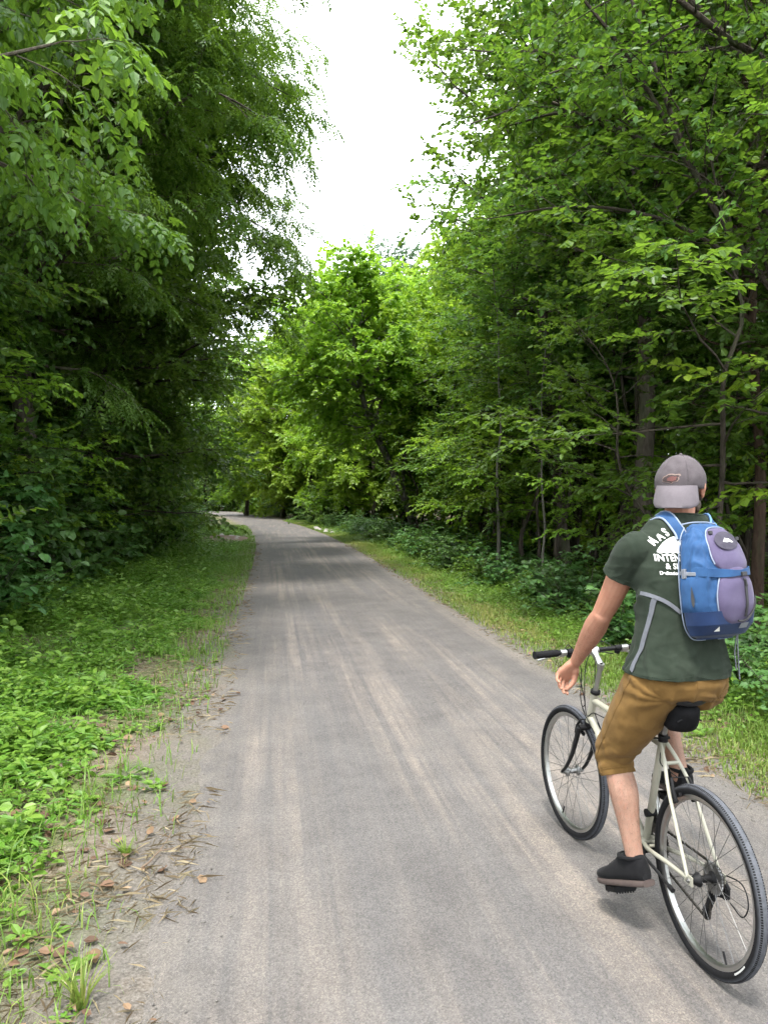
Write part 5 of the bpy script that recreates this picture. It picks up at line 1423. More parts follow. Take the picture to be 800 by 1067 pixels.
    ridge = (1 - np.abs(nz3(P + .3 * f1[:, None] * .1, (9, 11, 5), 21.)) * 2.2); ridge = np.clip(ridge, 0, 1) ** 2.5
    ridge2 = np.clip(1 - np.abs(np.array([mnoise.noise(Vector((l_ * 14 + z_ * 9, z_ * 16 - l_ * 5, 4.)))for l_, z_ in zip(lat, P[:, 2])])) * 3, 0, 1) ** 2
    P = P + N * (.0085 * f1 * (.5 + wH) + .006 * f2 * (.6 + wH) + .0045 * dia * wA + .006 * ridge * (.35 + wH) + .0045 * ridge2 * (.3 + .7 * wA + .5 * wH))[:, None]
    set_co(shirt, P)
    cut(shirt, (.2, 0, 1.060), (0, 0, -1), .34)
    for e_, a_ in slv: cut(shirt, tuple(e_), tuple(a_), .13)
    cut(shirt, (.313, -.074, 1.668), tuple(nrm(V(.28, -.05, .95))), .14)
    so = mesh_obj('t_shirt', shirt, M_SHIRT, person)
    md = so.modifiers.new('th', 'SOLIDIFY'); md.thickness = .003; md.offset = 1
    finish = None
    tree = BVHTree.FromPolygons([tuple(p) for p in co_of(shirt)], [tuple(p.vertices) for p in shirt.polygons])
    # collar rib and sleeve hem stitch lines
    def snap(p, off=.004):
        q_, n_, _, _ = tree.find_nearest(Vector(p)); n_ = np.array(n_); q_ = np.array(q_)
        if (q_ - V(.26, -.03, q_[2])) @ n_ < 0: n_ = -n_
        return q_ + n_ * off, n_
    co_ = MB(); ring = []
    nn_ = nrm(V(.28, -.05, .95)); ex = nrm(np.cross(nn_, V(0, 1, 0))); ey = np.cross(nn_, ex)
    for t_ in np.linspace(0, 2 * PI, 40, endpoint=False):
        c0 = V(.313, -.074, 1.664); hit = tree.ray_cast(Vector(c0), Vector(ex * math.cos(t_) + ey * math.sin(t_)))
        ring.append(np.array(hit[0]) if hit[0] else c0 + .08 * (ex * math.cos(t_) + ey * math.sin(t_)))
    ring = np.array(ring)
    ring = (ring + np.roll(ring, 1, 0) + np.roll(ring, -1, 0)) / 3
    co_.tube(ring, .0055, 8, closed=True); co_.build('collar', M_SHIRT, person)

    # --- printed back: letters and hill laid on the cloth
    def text_mesh(txt, size, bold=.012, space=1.0, sx=1.):
        c_ = bpy.data.curves.new('t', 'FONT'); c_.body = txt; c_.size = size; c_.space_character = space; c_.offset = bold * size; c_.fill_mode = 'FRONT'; c_.extrude = 0
        o = bpy.data.objects.new('t', c_); COL.objects.link(o)
        dg = bpy.context.evaluated_depsgraph_get(); me = bpy.data.meshes.new_from_object(o.evaluated_get(dg), depsgraph=dg)
        bpy.data.objects.remove(o)
        bm = bmesh.new(); bm.from_mesh(me); bmesh.ops.subdivide_edges(bm, edges=[e for e in bm.edges if e.calc_length() > .007], cuts=3)
        bmesh.ops.triangulate(bm, faces=bm.faces)
        r = ([(v.co[0] * sx, v.co[1]) for v in bm.verts], [tuple(v.index for v in f.verts) for f in bm.faces]); bm.free(); return r
    pr = MB()
    O_ = V(-.3, .0, 0)     # the print is laid on from behind, along the torso's forward axis
    def lay(verts, faces, x0, z0, fn=None):
        out = []
        for v_ in verts:
            x_, z_ = (v_[0], v_[1]) if fn is None else fn(v_[0], v_[1])
            p_ = V(.26, -.03, 0) + LX * (x0 - x_) + V(0, 0, z0 + z_) - FX * .4
            h_ = tree.ray_cast(Vector(p_), Vector(FX))
            out.append(np.array(h_[0]) - FX * .0058 if h_[0] else p_ + FX * .27)
        pr.add(out, faces)
    X0, Z0 = .142, 1.506
    v_, f_ = text_mesh('INTENT', .036, .03, 1.05, .78); lay(v_, f_, X0, Z0)
    v_, f_ = text_mesh('& SI', .030, .03, 1.1, .82); lay(v_, f_, X0 - .028, Z0 - .030)
    v_, f_ = text_mesh('Dedication', .018, .03, 1.0, .82); lay(v_, f_, X0 - .006, Z0 - .052)
    # hill with a ragged foot
    n_ = 26; hv = [(.115, -.0)]; hpts = []
    xs_ = np.linspace(0, .17, n_); top = .058 * np.sin(np.clip(xs_ / .17, 0, 1) * PI) ** .75; bot = -.006 * np.abs(np.sin(xs_ * 160)) - .002
    vv = [(a_, b_) for a_, b_ in zip(xs_, top)] + [(a_, (b_ + c_) / 2) for a_, b_, c_ in zip(xs_, top, bot)] + [(a_, c_) for a_, c_ in zip(xs_, bot)]
    ff = [(r * n_ + i, (r + 1) * n_ + i, (r + 1) * n_ + i + 1, r * n_ + i + 1) for r in (0, 1) for i in range(n_ - 1)]
    lay(vv, ff, X0 - .012, Z0 + .036)
    # arched word above the hill
    for k, chh in enumerate('MAS'):
        v_, f_ = text_mesh(chh, .040, .03, 1., .8)
        ang = rad(44 - 13 * k)
        cx_, cz_ = X0 - .018 - .026 * k, Z0 + .064 + .021 * k - .002 * k * k
        lay(v_, f_, cx_, cz_, lambda a_, b_: ((a_ - .012) * math.cos(ang) - b_ * math.sin(ang), (a_ - .012) * math.sin(ang) + b_ * math.cos(ang)))
    pr.build('shirt_print', M_PRINT, so, smooth=False)

    # --- shorts
    s_ = MB()
    s_.loft([(V(.205, 0, .955), V(0, .10, 0), V(.085, 0, 0)), (V(.204, -.004, .985), V(0, .160, 0), V(.130, 0, 0)), (V(.202, -.006, 1.03), V(0, .180, 0), V(.140, 0, 0)), (V(.206, -.010, 1.09), V(0, .168, 0), V(.122, 0, 0)), (V(.212, -.012, 1.14), V(0, .150, 0), V(.108, 0, 0))], 32, True, 2.3)
    cuffs = []
    for hip, kn, an, s in ((hipL, kneeL, ankL, 1), (hipR, kneeR, ankR, -1)):
        sd_ = nrm(an - kn); e_ = kn + (an - kn) * .22
        back = nrm((hip + an) / 2 - kn)
        limb(s_, [hip + V(0, 0, .01), hip + (kn - hip) * .45, hip + (kn - hip) * .8, kn + back * .006, e_, e_ + sd_ * .04], [.106, .101, .085, .073, .063, .062], 24, 26)
        cuffs.append((e_, sd_, kn, back))
    sm = remesh(s_, .006, 6, .5, 'shorts'); P = co_of(sm); N = no_of(sm)
    g1 = nz3(P, (9, 9, 9), 5.); disp = .006 * g1 + .003 * nz3(P, (24, 24, 24), 2.) + .0055 * np.clip(1 - np.abs(nz3(P, (10, 12, 6), 31.)) * 2.4, 0, 1) ** 2.2
    for e_, sd_, kn, back in cuffs:
        q_ = (P - kn) @ sd_; rr_ = np.linalg.norm(P - kn - np.outer(q_, sd_), axis=1)
        m_ = np.exp(-((q_ - .02) / .06) ** 2) * (rr_ < .13)
        disp += m_ * .0034 * np.sin(q_ * 150 + 4.0 * nz3(P, (11, 11, 11), 7.)) + .0025 * ((np.abs(q_ - np.linalg.norm(e_ - kn)) < .016) & (rr_ < .1))
    # soft pulls running from the seat towards the knee
    cr2 = V(.10, .04, .98); dd_ = P - cr2; th_ = np.arctan2(dd_[:, 2], dd_[:, 0]); rd_ = np.linalg.norm(dd_, axis=1)
    disp += .0035 * np.exp(-((rd_ - .16) / .08) ** 2) * np.sin(th_ * 11 + 3 * g1)
    set_co(sm, P + N * disp[:, None])
    for e_, sd_, kn, back in cuffs: cut(sm, tuple(e_), tuple(sd_), .12)
    sho = mesh_obj('shorts', sm, M_SHORT, person); md = sho.modifiers.new('th', 'SOLIDIFY'); md.thickness = .004; md.offset = 1

    # seams and pocket of the shorts, laid on the cloth
    stree = BVHTree.FromPolygons([tuple(p) for p in co_of(sm)], [tuple(p.vertices) for p in sm.polygons])
    def seam(mb, tr, P_, off, r_):
        out = []
        for p in spline(P_, 30):
            q_, n_, _, _ = tr.find_nearest(Vector(p))
            if q_ is not None: out.append(np.array(q_) + np.array(n_) * off)
        mb.tube(np.array(out), r_, 5)
    z_ = MB()
    seam(z_, stree, [hipL + V(-.02, .12, .05), hipL + (kneeL - hipL) * .5 + V(-.01, .12, 0), kneeL + V(-.01, .09, 0), kneeL + (ankL - kneeL) * .2 + V(-.01, .08, 0)], .0045, .0014)
    seam(z_, stree, [V(.06, 0, 1.07), V(.055, 0, 1.03), V(.075, 0, .985)], .0045, .0016)
    seam(z_, stree, [V(.10, .15, 1.055), V(.07, .09, 1.05), V(.06, .045, 1.048)], .0045, .0014)
    for e_, sd_, kn, back in cuffs[:1]:
        ax_ = nrm(np.cross(sd_, V(0, 1, 0))); ay_ = np.cross(sd_, ax_)
        seam(z_, stree, [e_ - sd_ * .022 + .08 * (ax_ * math.cos(t) + ay_ * math.sin(t)) for t in np.linspace(0, 2 * PI, 24)], .0042, .0012)
    z_.build('seams', M_SHORT, sho)
    z_ = MB()
    for e_, a_ in slv:
        ax_ = nrm(np.cross(a_, V(0, 0, 1))); ay_ = np.cross(a_, ax_)
        seam(z_, tree, [e_ - a_ * .020 + .085 * (ax_ * math.cos(t) + ay_ * math.sin(t)) for t in np.linspace(0, 2 * PI, 24)], .0034, .0011)
    seam(z_, tree, [V(.2 + .2 * math.cos(t), .22 * math.sin(t), 1.083) for t in np.linspace(0, 2 * PI, 40)], .0034, .0011)
    z_.build('seams', M_SHIRT, so)
    # short body hair on the shins and forearms
    rh = np.random.default_rng(9); P = co_of(body); N = no_of(body)
    low = ((P[:, 2] < .60) & (P[:, 2] > .30) & (P[:, 1] > 0)) | ((P[:, 1] < 0) & (P[:, 2] > .6) & (P[:, 2] < .86) & (P[:, 0] > .33))
    fa = np.minimum(*[np.linalg.norm(np.cross(P - a_, nrm(b_ - a_)[None]), axis=1) + 9 * (((P - a_) @ nrm(b_ - a_) < .02) | ((P - a_) @ nrm(b_ - a_) > np.linalg.norm(b_ - a_) - .03)) for a_, b_ in ((elL, wrL), (elR, wrR))]) < .06
    idx = np.concatenate([rh.choice(np.where(low)[0], 2600), rh.choice(np.where(fa)[0], 1500)])
    B = P[idx] + rh.normal(0, .0012, (len(idx), 3)); n_ = N[idx]; dn_ = np.array([[0, 0, -1.]]) + rh.normal(0, .45, (len(idx), 3))
    dn_ = nrows(dn_ - n_ * np.sum(dn_ * n_, 1)[:, None]); tip = B + dn_ * rh.uniform(.006, .014, len(idx))[:, None] + n_ * .0035
    w_ = nrows(np.cross(dn_, n_)) * .00032
    vv = np.stack([B - w_, B + w_, tip], 1).reshape(-1, 3)
    mesh_obj('body_hair', np_mesh('body_hair', vv, np.arange(len(vv)).reshape(-1, 3)), M_HAIR, person)

    # --- shoes
    def shoe(heel, toe, out):
        d = nrm(toe - heel); L_ = float(np.linalg.norm(toe - heel)); u_ = nrm(V(0, 0, 1) - d * d[2]); l_ = np.cross(u_, d)
        o_ = out * .012
        def c_(t): return heel + d * (L_ * t) + l_ * (o_ * math.sin(PI * t))
        wd = [(.0, .026), (.05, .033), (.2, .036), (.45, .038), (.68, .047), (.85, .043), (.95, .030), (1., .016)]
        b = MB(); b.loft([(c_(t) + u_ * .0125, l_ * (w_ + .003), u_ * .0125) for t, w_ in wd], 26, True, 4); so_ = b.build('sole', M_SOLE, None, angle=50)
        b = MB(); ht = [(.012, .026, .070), (.05, .033, .098), (.2, .036, .108), (.36, .037, .105), (.48, .038, .080), (.65, .045, .058), (.82, .042, .046), (.94, .030, .036), (.985, .016, .026)]
        b.loft([(c_(t) + u_ * (.024 + h_ / 2 - .006) + d * (h_ * .04 if t > .3 else 0), l_ * w_ * (.98 if t > .4 else .95), u_ * (h_ / 2)) for t, w_, h_ in ht], 26, True, 2.6)
        up_ = b.build('shoe', M_SHOE, person, angle=60); so_.parent = up_
        b = MB(); pts = []
        for k in range(5):
            t = .44 + .055 * k; h_ = .024 + np.interp(t, [.36, .48, .65, .82], [.105, .080, .058, .046])
            b.tube(spline([c_(t) + l_ * .026 + u_ * (h_ - .022), c_(t) + u_ * (h_ - .003) + d * .004, c_(t) - l_ * .026 + u_ * (h_ - .022)], 8), .0028, 6)
        b.build('laces', M_SHOE, up_)
        b = MB(); P_ = []
        cc = c_(.2) + u_ * .112 + d * .008
        b.tube([cc + d * (.052 * math.cos(a_)) + l_ * (.040 * math.sin(a_)) + u_ * (.008 * math.cos(a_)) for a_ in np.linspace(0, 2 * PI, 28, endpoint=False)], .008, 10, closed=True)
        b.build('shoe_collar', M_SHOE, up_)
    shoe(V(.196, .112, .218), V(.468, .178, .112), 1)
    shoe(V(.315, -.130, .500), V(.600, -.148, .462), -1)

    # --- cap worn backwards
    c_ = MB(); HN = 48
    def capp(az, el, g=1.0):
        rx, ry, rz = .1045 * g, .0865 * g, .1005 * g
        return H(-.004 + rx * math.cos(el) * math.cos(az), ry * math.cos(el) * math.sin(az), .018 + rz * math.sin(el))
    els = np.concatenate([np.linspace(-.22, 1.45, 16), [1.55]])
    R_s = [np.array([capp(a_, e_ + (.20 * max(0, math.cos(a_)) ** 3 if e_ < .2 else 0)) for a_ in np.linspace(0, 2 * PI, HN, endpoint=False)]) for e_ in els]
    c_.rings(R_s, False); c_.add([capp(a_, 1.55) for a_ in np.linspace(0, 2 * PI, HN, endpoint=False)], [tuple(range(HN))])
    cm = c_.build('cap', M_CAPF, person, angle=180); cm.modifiers.new('t', 'SOLIDIFY').thickness = .003; cm.modifiers['t'].offset = 1
    P = co_of(cm.data); set_co(cm.data, P + no_of(cm.data) * (.0035 * nz3(P, (18, 18, 18), 4.))[:, None])
    ctree = BVHTree.FromPolygons([tuple(p) for p in co_of(cm.data)], [tuple(p.vertices) for p in cm.data.polygons])
    sm_ = MB()
    for k in range(6):
        a_ = PI / 6 + k * PI / 3; sm_.tube([capp(a_, e_, 1.032) for e_ in np.linspace(-.05, 1.55, 16)], .0012, 5)
    sm_.ball(capp(0, 1.56, 1.035), .007, 12, 8)
    sm_.build('seams', M_CAPF, cm)
    bl = MB(); S_ = np.linspace(-1, 1, 25); T_ = np.linspace(0, 1, 9); top = []; bot = []
    for t_ in T_:
        for s in S_:
            az = PI + s * .93; root = capp(az, -.10, 1.02)
            o_ = nrm(HR @ V(-1, .20 * math.sin(az) / max(.2, 1), 0)); al = rad(50 + 14 * t_)
            Lb = .088 * HS * (1 - .34 * abs(s) ** 5)
            dn = np.cos(al) * o_ * (1 - .45 * s * s) + V(0, 0, -math.sin(al))
            p_ = root + dn * Lb * t_ - V(0, 0, .010 * s * s * t_) - (HR @ V(0, 1, 0)) * (s * .008 * t_)
            top.append(p_); bot.append(p_ - nrm(o_ + V(0, 0, .8)) * .0045)
    n1, n2 = len(S_), len(T_); F = []
    m_ = n1 * n2
    for r in range(n2 - 1):
        for q_ in range(n1 - 1):
            i = r * n1 + q_; F.append((i, i + 1, i + n1 + 1, i + n1)); F.append((m_ + i, m_ + i + n1, m_ + i + n1 + 1, m_ + i + 1))
    for q_ in range(n1 - 1):
        for r in (0, n2 - 1): i = r * n1 + q_; F.append((i, i + 1, m_ + i + 1, m_ + i))
    for r in range(n2 - 1):
        for q_ in (0, n1 - 1): i = r * n1 + q_; F.append((i, i + n1, m_ + i + n1, m_ + i))
    bl.add(top + bot, F); bo = bl.build('bill', M_BILL, cm, angle=60)
    # stitched emblem above the bill: a low beast-like blaze in dark red and black with a pale outline
    def emblem(outline, mat, lift, nm):
        b = MB(); o_ = np.array(outline); cen = o_.mean(0)
        pts = []; F = []; k = len(o_); rings_ = (1., .66, .33)
        for g in rings_: pts += [cen + (q_ - cen) * g for q_ in o_]
        pts.append(cen)
        for r in range(2):
            for i in range(k): j = (i + 1) % k; F.append((r * k + i, r * k + j, (r + 1) * k + j, (r + 1) * k + i))
        for i in range(k): F.append((2 * k + i, 2 * k + (i + 1) % k, 3 * k))
        out = []
        for x_, z_ in pts:
            p_ = H(-.30, -x_, z_); h_ = ctree.ray_cast(Vector(p_), Vector(hf))
            out.append((np.array(h_[0]) if h_[0] else H(-.105, -x_, z_)) - hf * lift)
        b.add(out, F); b.build(nm, mat, cm, smooth=False)
    ME0 = mat_plain('emblem_outline_thread', (.17, .12, .105), .8, var=.15, scale=200); ME1 = mat_plain('emblem_dark_thread', (.03, .018, .018), .8, var=.3, scale=200); ME2 = mat_plain('emblem_red_thread', (.10, .035, .032), .8, var=.3, scale=200)
    ex0, ez0 = -.012, .031
    sh0 = [(-.040, -.004), (-.034, .008), (-.022, .014), (-.010, .021), (.004, .022), (.018, .019), (.034, .021), (.040, .015), (.032, .008), (.034, -.002), (.026, -.012), (.012, -.014), (.004, -.021), (-.010, -.016), (-.026, -.014), (-.036, -.012)]
    emblem([(ex0 + a_ * .86, ez0 + b_ * .86) for a_, b_ in sh0], ME0, .0045, 'emblem_outline')
    emblem([(ex0 + a_ * .76 - .001, ez0 + b_ * .70 - .001) for a_, b_ in sh0], ME1, .0055, 'emblem')
    emblem([(ex0 + .004 + a_ * .45, ez0 - .001 + b_ * .45) for a_, b_ in sh0], ME2, .0065, 'emblem_blaze')

# ------------------------------------------------------------------ the backpack
if 'person' not in SKIP:
    M_BLUE = m_cloth('blue_ripstop_nylon', (.017, .047, .118), (.027, .073, .172), .55, 14, 800, .2, .05)
    M_NAVY = m_cloth('navy_nylon', (.010, .021, .060), (.014, .031, .088), .6, 14, 800, .2, .1)
    M_PURP = m_cloth('grey_purple_nylon', (.062, .050, .098), (.090, .076, .135), .55, 14, 800, .2, .1)
    M_GREY = m_cloth('charcoal_mesh_fabric', (.035, .032, .046), (.055, .05, .068), .8, 40, 500, .5)
    M_PIPE = mat_plain('pale_piping', (.18, .215, .29), .6, var=.1, scale=40)
    M_PIPEB = mat_plain('light_blue_binding', (.10, .2, .38), .6, var=.1, scale=40)
    M_WEB = mat_plain('grey_webbing', (.09, .095, .112), .8, var=.15, scale=60, bump=.4, bscale=400)
    M_ZIP = mat_plain('black_zip', (.015, .015, .017), .6, var=.2)
    M_SILV = mat_plain('silver_label', (.15, .16, .19), .5, var=.2, scale=60)
    pack = empty('backpack', LOC, RZ)
    tag(pack, 'blue and grey purple day backpack with pale piping worn on the cyclist\'s back', 'backpack')
    PX = nrm(V(-.16, .987, 0)); PZ = nrm(V(.175, -.06, .98)); PZ = nrm(PZ - PX * (PX @ PZ)); PN = -np.cross(PX, PZ)
    PO = V(.100, -.078, 1.215)
    ZS = [0, .012, .05, .12, .20, .28, .345, .39, .425, .440]
    WS = [.070, .108, .128, .136, .134, .126, .114, .098, .072, .035]
    DS = [.045, .080, .115, .132, .136, .128, .108, .082, .052, .022]
    def pw(z): return float(np.interp(z, ZS, WS))
    def pd(z): return float(np.interp(z, ZS, DS))
    def PP(x, y, z): return PO + PX * x + PN * y + PZ * z
    def front(x, z, p=2.9):
        r = min(1, abs(x) / pw(z)); d = pd(z); return d * .40 + d * .60 * (1 - r ** p) ** (1 / p)
    def packbody(z0, z1, g, nsec):
        S = []
        for z in np.linspace(z0, z1, nsec):
            w_, d_ = pw(z) + g, pd(z) + g
            a = np.linspace(0, 2 * PI, 132, endpoint=False); c = np.sign(np.cos(a)) * np.abs(np.cos(a)) ** (2 / 2.9); s2 = np.sign(np.sin(a)) * np.abs(np.sin(a)) ** (2 / 2.9)
            yy = np.where(s2 > 0, d_ * .40 + d_ * .60 * s2, d_ * .40 + d_ * .42 * s2)
            S.append(np.array([PP(w_ * q_, y_, z) for q_, y_ in zip(c, yy)]))
        return S
    b = MB(); b.rings(packbody(0, .440, 0, 96), True)
    bo_ = b.build('main_compartment', M_BLUE, pack, angle=70)
    P = co_of(bo_.data); N = no_of(bo_.data); L_ = (P - PO) @ PX
    wr_ = np.clip((L_ - .02) / .08, 0, 1)
    zz_ = np.clip(((P - PO) @ PZ - .10) / .03, 0, 1)
    set_co(bo_.data, P + N * (zz_ * (.004 * nz3(P, (18, 18, 12), 2.) + wr_ * (.006 * np.clip(1 - np.abs(nz3(P, (26, 26, 7), 14.)) * 2.5, 0, 1) ** 2) + wr_ * .011 * nz3(P, (34, 34, 9), 6.) + .003 * nz3(P, (60, 60, 24), 8.)))[:, None])
    b = MB(); S = packbody(-.004, .100, .0085, 60)  # darker blue shell round the lower part of the pack
    S2 = []
    for k, r_ in enumerate(S):
        S2.append(r_)
    b.rings(S2, True); b.build('lower_shell', M_NAVY, pack, angle=70)
    def dome(xc, zc, hx, hz, bulge, mat, nm, parent=pack, p=2.6, lift=.003, sq=.5, skew=0.):
        b = MB(); rs = []; n_ = 44; rr_ = np.concatenate([[1.0], np.linspace(.985, .12, 11)])
        for k, r in enumerate(rr_):
            ring = []
            for a_ in np.linspace(0, 2 * PI, n_, endpoint=False):
                cx = math.copysign(abs(math.cos(a_)) ** (2 / p), math.cos(a_)); cz = math.copysign(abs(math.sin(a_)) ** (2 / p), math.sin(a_))
                z = zc + hz * r * cz; x = xc + hx * r * cx * (1 + skew * cz)
                x = max(-pw(z) * .995, min(pw(z) * .995, x))
                ring.append(PP(x, front(x, z) + (lift + bulge * (1 - r ** 2.6) ** sq if k else -.006), z))
            rs.append(np.array(ring))
        b.rings(rs, False); b.add([rs[-1].mean(0)] + list(rs[-1]), [(0, 1 + i, 1 + (i + 1) % n_) for i in range(n_)])
        o = b.build(nm, mat, parent, angle=60)
        P = co_of(o.data); set_co(o.data, P + no_of(o.data) * (.003 * nz3(P, (22, 22, 14), hx * 90))[:, None])
        return o
    lowp = dome(-.026, .156, .092, .112, .021, M_PURP, 'lower_pocket', p=2.3, skew=-.10)
    upp = dome(-.028, .327, .088, .090, .013, M_PURP, 'upper_pocket', p=2.8, skew=-.10)
    def on(x, z, k): return PP(x, front(x, z) + k, z)
    def dome_y(x, z, xc, zc, hx, hz, bulge, p, lift=.003, skew=-.10):
        cz = (z - zc) / hz; r = (abs((x - xc) / hx / (1 + skew * cz)) ** p + abs(cz) ** p) ** (1 / p); r = min(r, 1)
        return front(x, z) + lift + bulge * (1 - r ** 2.6) ** .5
    def upy(x, z): return PP(x, dome_y(x, z, -.028, .327, .088, .090, .013, 2.8) + .0045, z)
    def lpy(x, z): return PP(x, dome_y(x, z, -.026, .156, .092, .112, .021, 2.3) + .0045, z)
    def sheet(fn, poly, mat, nm, parent, rings_=(1., .7, .4, .15), lift=.0):
        o_ = np.array(poly); cen = o_.mean(0); k = len(o_); pts = []; F = []
        for g in rings_: pts += [cen + (q_ - cen) * g for q_ in o_]
        for r in range(len(rings_) - 1):
            for i in range(k): j = (i + 1) % k; F.append((r * k + i, r * k + j, (r + 1) * k + j, (r + 1) * k + i))
        F.append(tuple(range((len(rings_) - 1) * k, len(rings_) * k)))
        b = MB(); b.add([fn(*q_) + PN * lift for q_ in pts], F); return b.build(nm, mat, parent)
    a = np.linspace(0, 2 * PI, 32, endpoint=False)
    sheet(upy, [(-.020 + .056 * math.cos(t), .362 + .036 * math.sin(t) - .12 * (.056 * math.cos(t))) for t in a], M_GREY, 'logo_panel', upp, lift=.002)
    sheet(upy, [(.004, .357), (-.008, .366), (-.014, .372), (-.020, .366), (-.030, .369), (-.036, .361), (-.044, .355), (-.034, .353), (-.026, .358), (-.016, .354)], M_PRINT, 'peak_mark', upp, (1., .5), lift=.004)
    # zips
    z_ = MB(); z_.ribbon([lpy(-.042, z) + PN * .002 for z in np.linspace(.075, .215, 14)], [PN] * 14, .0055, .003)
    z_.tube([lpy(-.042, .21) + PN * .006, lpy(-.042, .185) + PN * .008], .0032, 6); z_.build('zip', M_ZIP, lowp)
    z_ = MB(); z_.tube([lpy(-.026 + .078 * math.cos(t), .158 + .098 * math.sin(t)) for t in np.linspace(PI * 1.02, PI * 1.55, 26)], .0036, 6); z_.build('zip', M_ZIP, lowp)
    # pale piping round the pockets
    def rim(xc, zc, hx, hz, p, t0, t1, skew=-.10, k=.004, n_=40):
        out = []
        for t in np.linspace(t0, t1, n_):
            cx = math.copysign(abs(math.cos(t)) ** (2 / p), math.cos(t)); cz = math.copysign(abs(math.sin(t)) ** (2 / p), math.sin(t))
            z = zc + hz * cz; x = xc + hx * cx * (1 + skew * cz); x = max(-pw(z) * .99, min(pw(z) * .99, x)); out.append(on(x, z, k))
        return out
    z_ = MB(); z_.tube(rim(-.026, .156, .094, .114, 2.3, -PI * .88, PI * .18), .0026, 8); z_.build('piping', M_PIPE, lowp)
    z_ = MB(); z_.tube(rim(-.028, .327, .090, .092, 2.8, -PI * .16, PI * .92), .0025, 8); z_.build('piping', M_PIPE, upp)
    # blue compression band between the pockets with its centre buckle
    z_ = MB(); xs_ = np.linspace(.128, -.128, 30); zz = [.246 - .010 * math.cos(x * 14) for x in xs_]
    z_.ribbon([on(x, z, .020 * math.exp(-((x + .03) / .07) ** 4) + .006) for x, z in zip(xs_, zz)], [PN + PX * (x * 5) for x in xs_], [.017 - .006 * math.exp(-((x + .03) / .05) ** 2) for x in xs_], .005)
    z_.build('compression_band', M_BLUE, pack)
    z_ = MB(); z_.box(on(-.040, .232, .031), (.024, .010, .016), np.stack([PX, PN, PZ], 1)); z_.box(on(.030, .395, .016), (.016, .010, .014), np.stack([PX, PN, PZ], 1)); z_.box(on(-.078, .368, .022), (.016, .010, .014), np.stack([PX, PN, PZ], 1)); z_.build('buckle', M_ZIP, pack, smooth=False, bevel=.002)
    # long pale piping down both back edges
    for s in (-1, 1):
        z_ = MB(); z_.tube(spline([PP(s * pw(z) * .985, pd(z) * .10, z) for z in (.425, .38, .30, .20, .10, .05, .015)] + [PP(s * .085, .010, -.004), PP(s * .03, .006, -.007)], 40), .0024, 8); z_.build('piping', M_PIPE, pack)
    # side pocket with a black strip for its shaded mouth, small tabs, label patch and triangle mark
    def side(y, z, k=.0): 
        d = pd(z); q_ = (y - d * .40) / (d * .60); q_ = max(-.95, min(.95, q_)); return PP((pw(z) + k) * (1 - abs(q_) ** 2.9) ** (1 / 2.9), y, z)
    z_ = MB(); n_ = 16; A_, B_ = [], []
    for t in np.linspace(0, 1, n_):
        z = .118 + .075 * t; w_ = .0045 * math.sin(PI * t) ** .7 * (1.5 - 1.1 * t) + .0008
        A_.append(side(.092 - w_, z, .0165)); B_.append(side(.092 + w_, z, .0165))
    z_.add(A_ + B_, [(i, i + 1, n_ + i + 1, n_ + i) for i in range(n_ - 1)]); sp_ = z_.build('pocket_mouth_shade', M_ZIP, pack)
    z_ = MB()
    G = [side(y_, z, .0025 + .010 * math.sin(PI * min(1, max(0, (y_ - .012) / .108))) ** .6 * math.sin(PI * (z - .10) / .13) ** .6 + .003 * mnoise.noise(Vector((y_ * 40, z * 22, 3)))) for z in np.linspace(.10, .23, 22) for y_ in np.linspace(.012, .12, 18)]
    z_.add(G, [(r * 18 + c, r * 18 + c + 1, r * 18 + c + 19, r * 18 + c + 18) for r in range(21) for c in range(17)])
    z_.build('side_pocket', M_BLUE, pack)
    z_ = MB(); z_.box(side(.05, .245, .006), (.010, .020, .036), np.stack([PX, PN, PZ], 1)); z_.ribbon([side(.012, .25, .004), side(.05, .245, .008), side(.10, .24, .008)], [PX] * 3, .007, .003); z_.build('side_buckle', M_SILV, pack, smooth=False, bevel=.002)
    sheet(lambda x, z: on(x, z, .0125), [(-.035, .052), (-.078, .054), (-.078, .034), (-.035, .032)], M_SILV, 'label_patch', pack, (1., .5))
    sheet(lambda x, z: on(x, z, .0125), [(.072, .026), (.060, .044), (.048, .026)], M_PRINT, 'triangle_mark', pack, (1., .5))
    # yoke and shoulder straps, laid over the shirt
    def strap_path(P_, off): 
        out = [snap(p, off) for p in spline(P_, 40)]
        pts = np.array([o[0] for o in out]); nn = np.array([o[1] for o in out])
        for _ in range(3):
            pts[1:-1] = (pts[:-2] + 2 * pts[1:-1] + pts[2:]) / 4; nn[1:-1] = nn[:-2] + 2 * nn[1:-1] + nn[2:]; nn = nrows(nn)
        return pts, nn
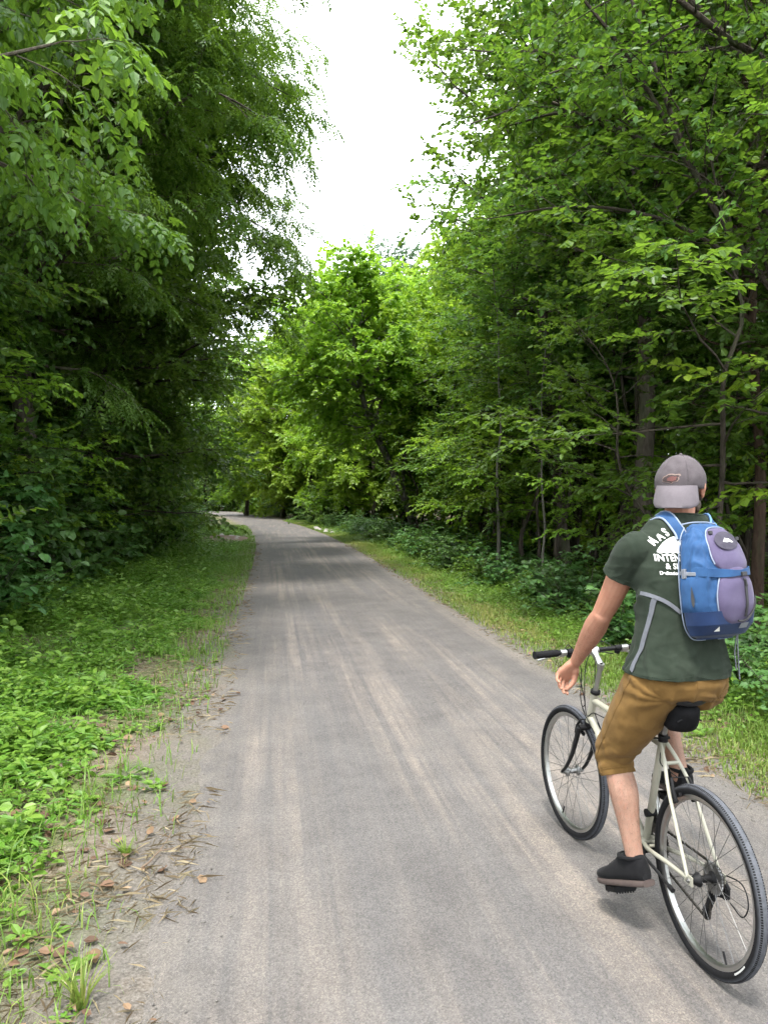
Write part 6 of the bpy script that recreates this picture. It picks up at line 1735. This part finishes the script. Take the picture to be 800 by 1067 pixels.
    for s in (1, -1):
        c0 = V(.295, -.062, 0)
        P_ = [PP(s * .058, .03, .405), c0 + LX * (.060 if s > 0 else -.112) + V(-.070, 0, 1.625), c0 + LX * (.068 if s > 0 else -.125) + V(-.01, 0, 1.665), c0 + LX * (.088 if s > 0 else -.130) + V(.07, 0, 1.60), c0 + LX * s * .112 + V(.12, 0, 1.45), c0 + LX * s * .135 + V(.10, 0, 1.34), c0 + LX * s * .20 + V(-.06, 0, 1.375), c0 + LX * s * .20 + V(-.16, 0, 1.37), PP(s * .125, .01, .10)]
        pts, nn = strap_path(P_, .009)
        w_ = np.interp(np.linspace(0, 1, 40), [0, .15, .55, .62, 1], [.026, .021, .024, .008, .0075])
        z_ = MB(); z_.ribbon(pts[:25], nn[:25], w_[:25], .009); st_ = z_.build('shoulder_strap', M_BLUE, pack)
        t_, _, _ = frames(pts); S_ = nrows(np.cross(t_, nn))
        z_ = MB()
        for q_ in (-1, 1): z_.tube(pts[:25] + S_[:25] * (q_ * w_[:25] * .97)[:, None] + nn[:25] * .002, .0042, 7)
        z_.build('binding', M_PIPE if s > 0 else M_PIPEB, st_)
        z_ = MB(); z_.ribbon(pts[24:], nn[24:], w_[24:], .003); z_.build('webbing', M_WEB, pack)
        if s > 0:
            q0 = V(.205, .195, 1.365); hang = [V(.135, .135, 1.375), V(.160, .150, 1.30), V(.180, .160, 1.20), V(.190, .170, 1.12), V(.20, .18, 1.068)]
            pts2, nn2 = strap_path(hang, .007); z_ = MB(); z_.ribbon(pts2, nn2, .0105, .003); z_.build('loose_strap', M_WEB, pack)
    z_ = MB(); z_.tube(spline([PP(.080, .004, .438), PP(.04, .010, .444), PP(0, .012, .445), PP(-.04, .010, .444), PP(-.080, .004, .438)], 20), .0026, 8); z_.build('binding', M_PIPE, pack)
    # thin adjuster tails under the pack
    z_ = MB(); z_.ribbon([PP(-.118, .02, .03), PP(-.128, .0, -.04), PP(-.132, -.01, -.11), PP(-.130, -.012, -.17)], [PN + PX * -.5] * 4, .006, .002); z_.ribbon([PP(-.105, .03, .02), PP(-.10, .01, -.06), PP(-.108, -.0, -.13)], [PN + PX * -.5] * 3, .005, .002); z_.build('strap_tail', M_WEB, pack)
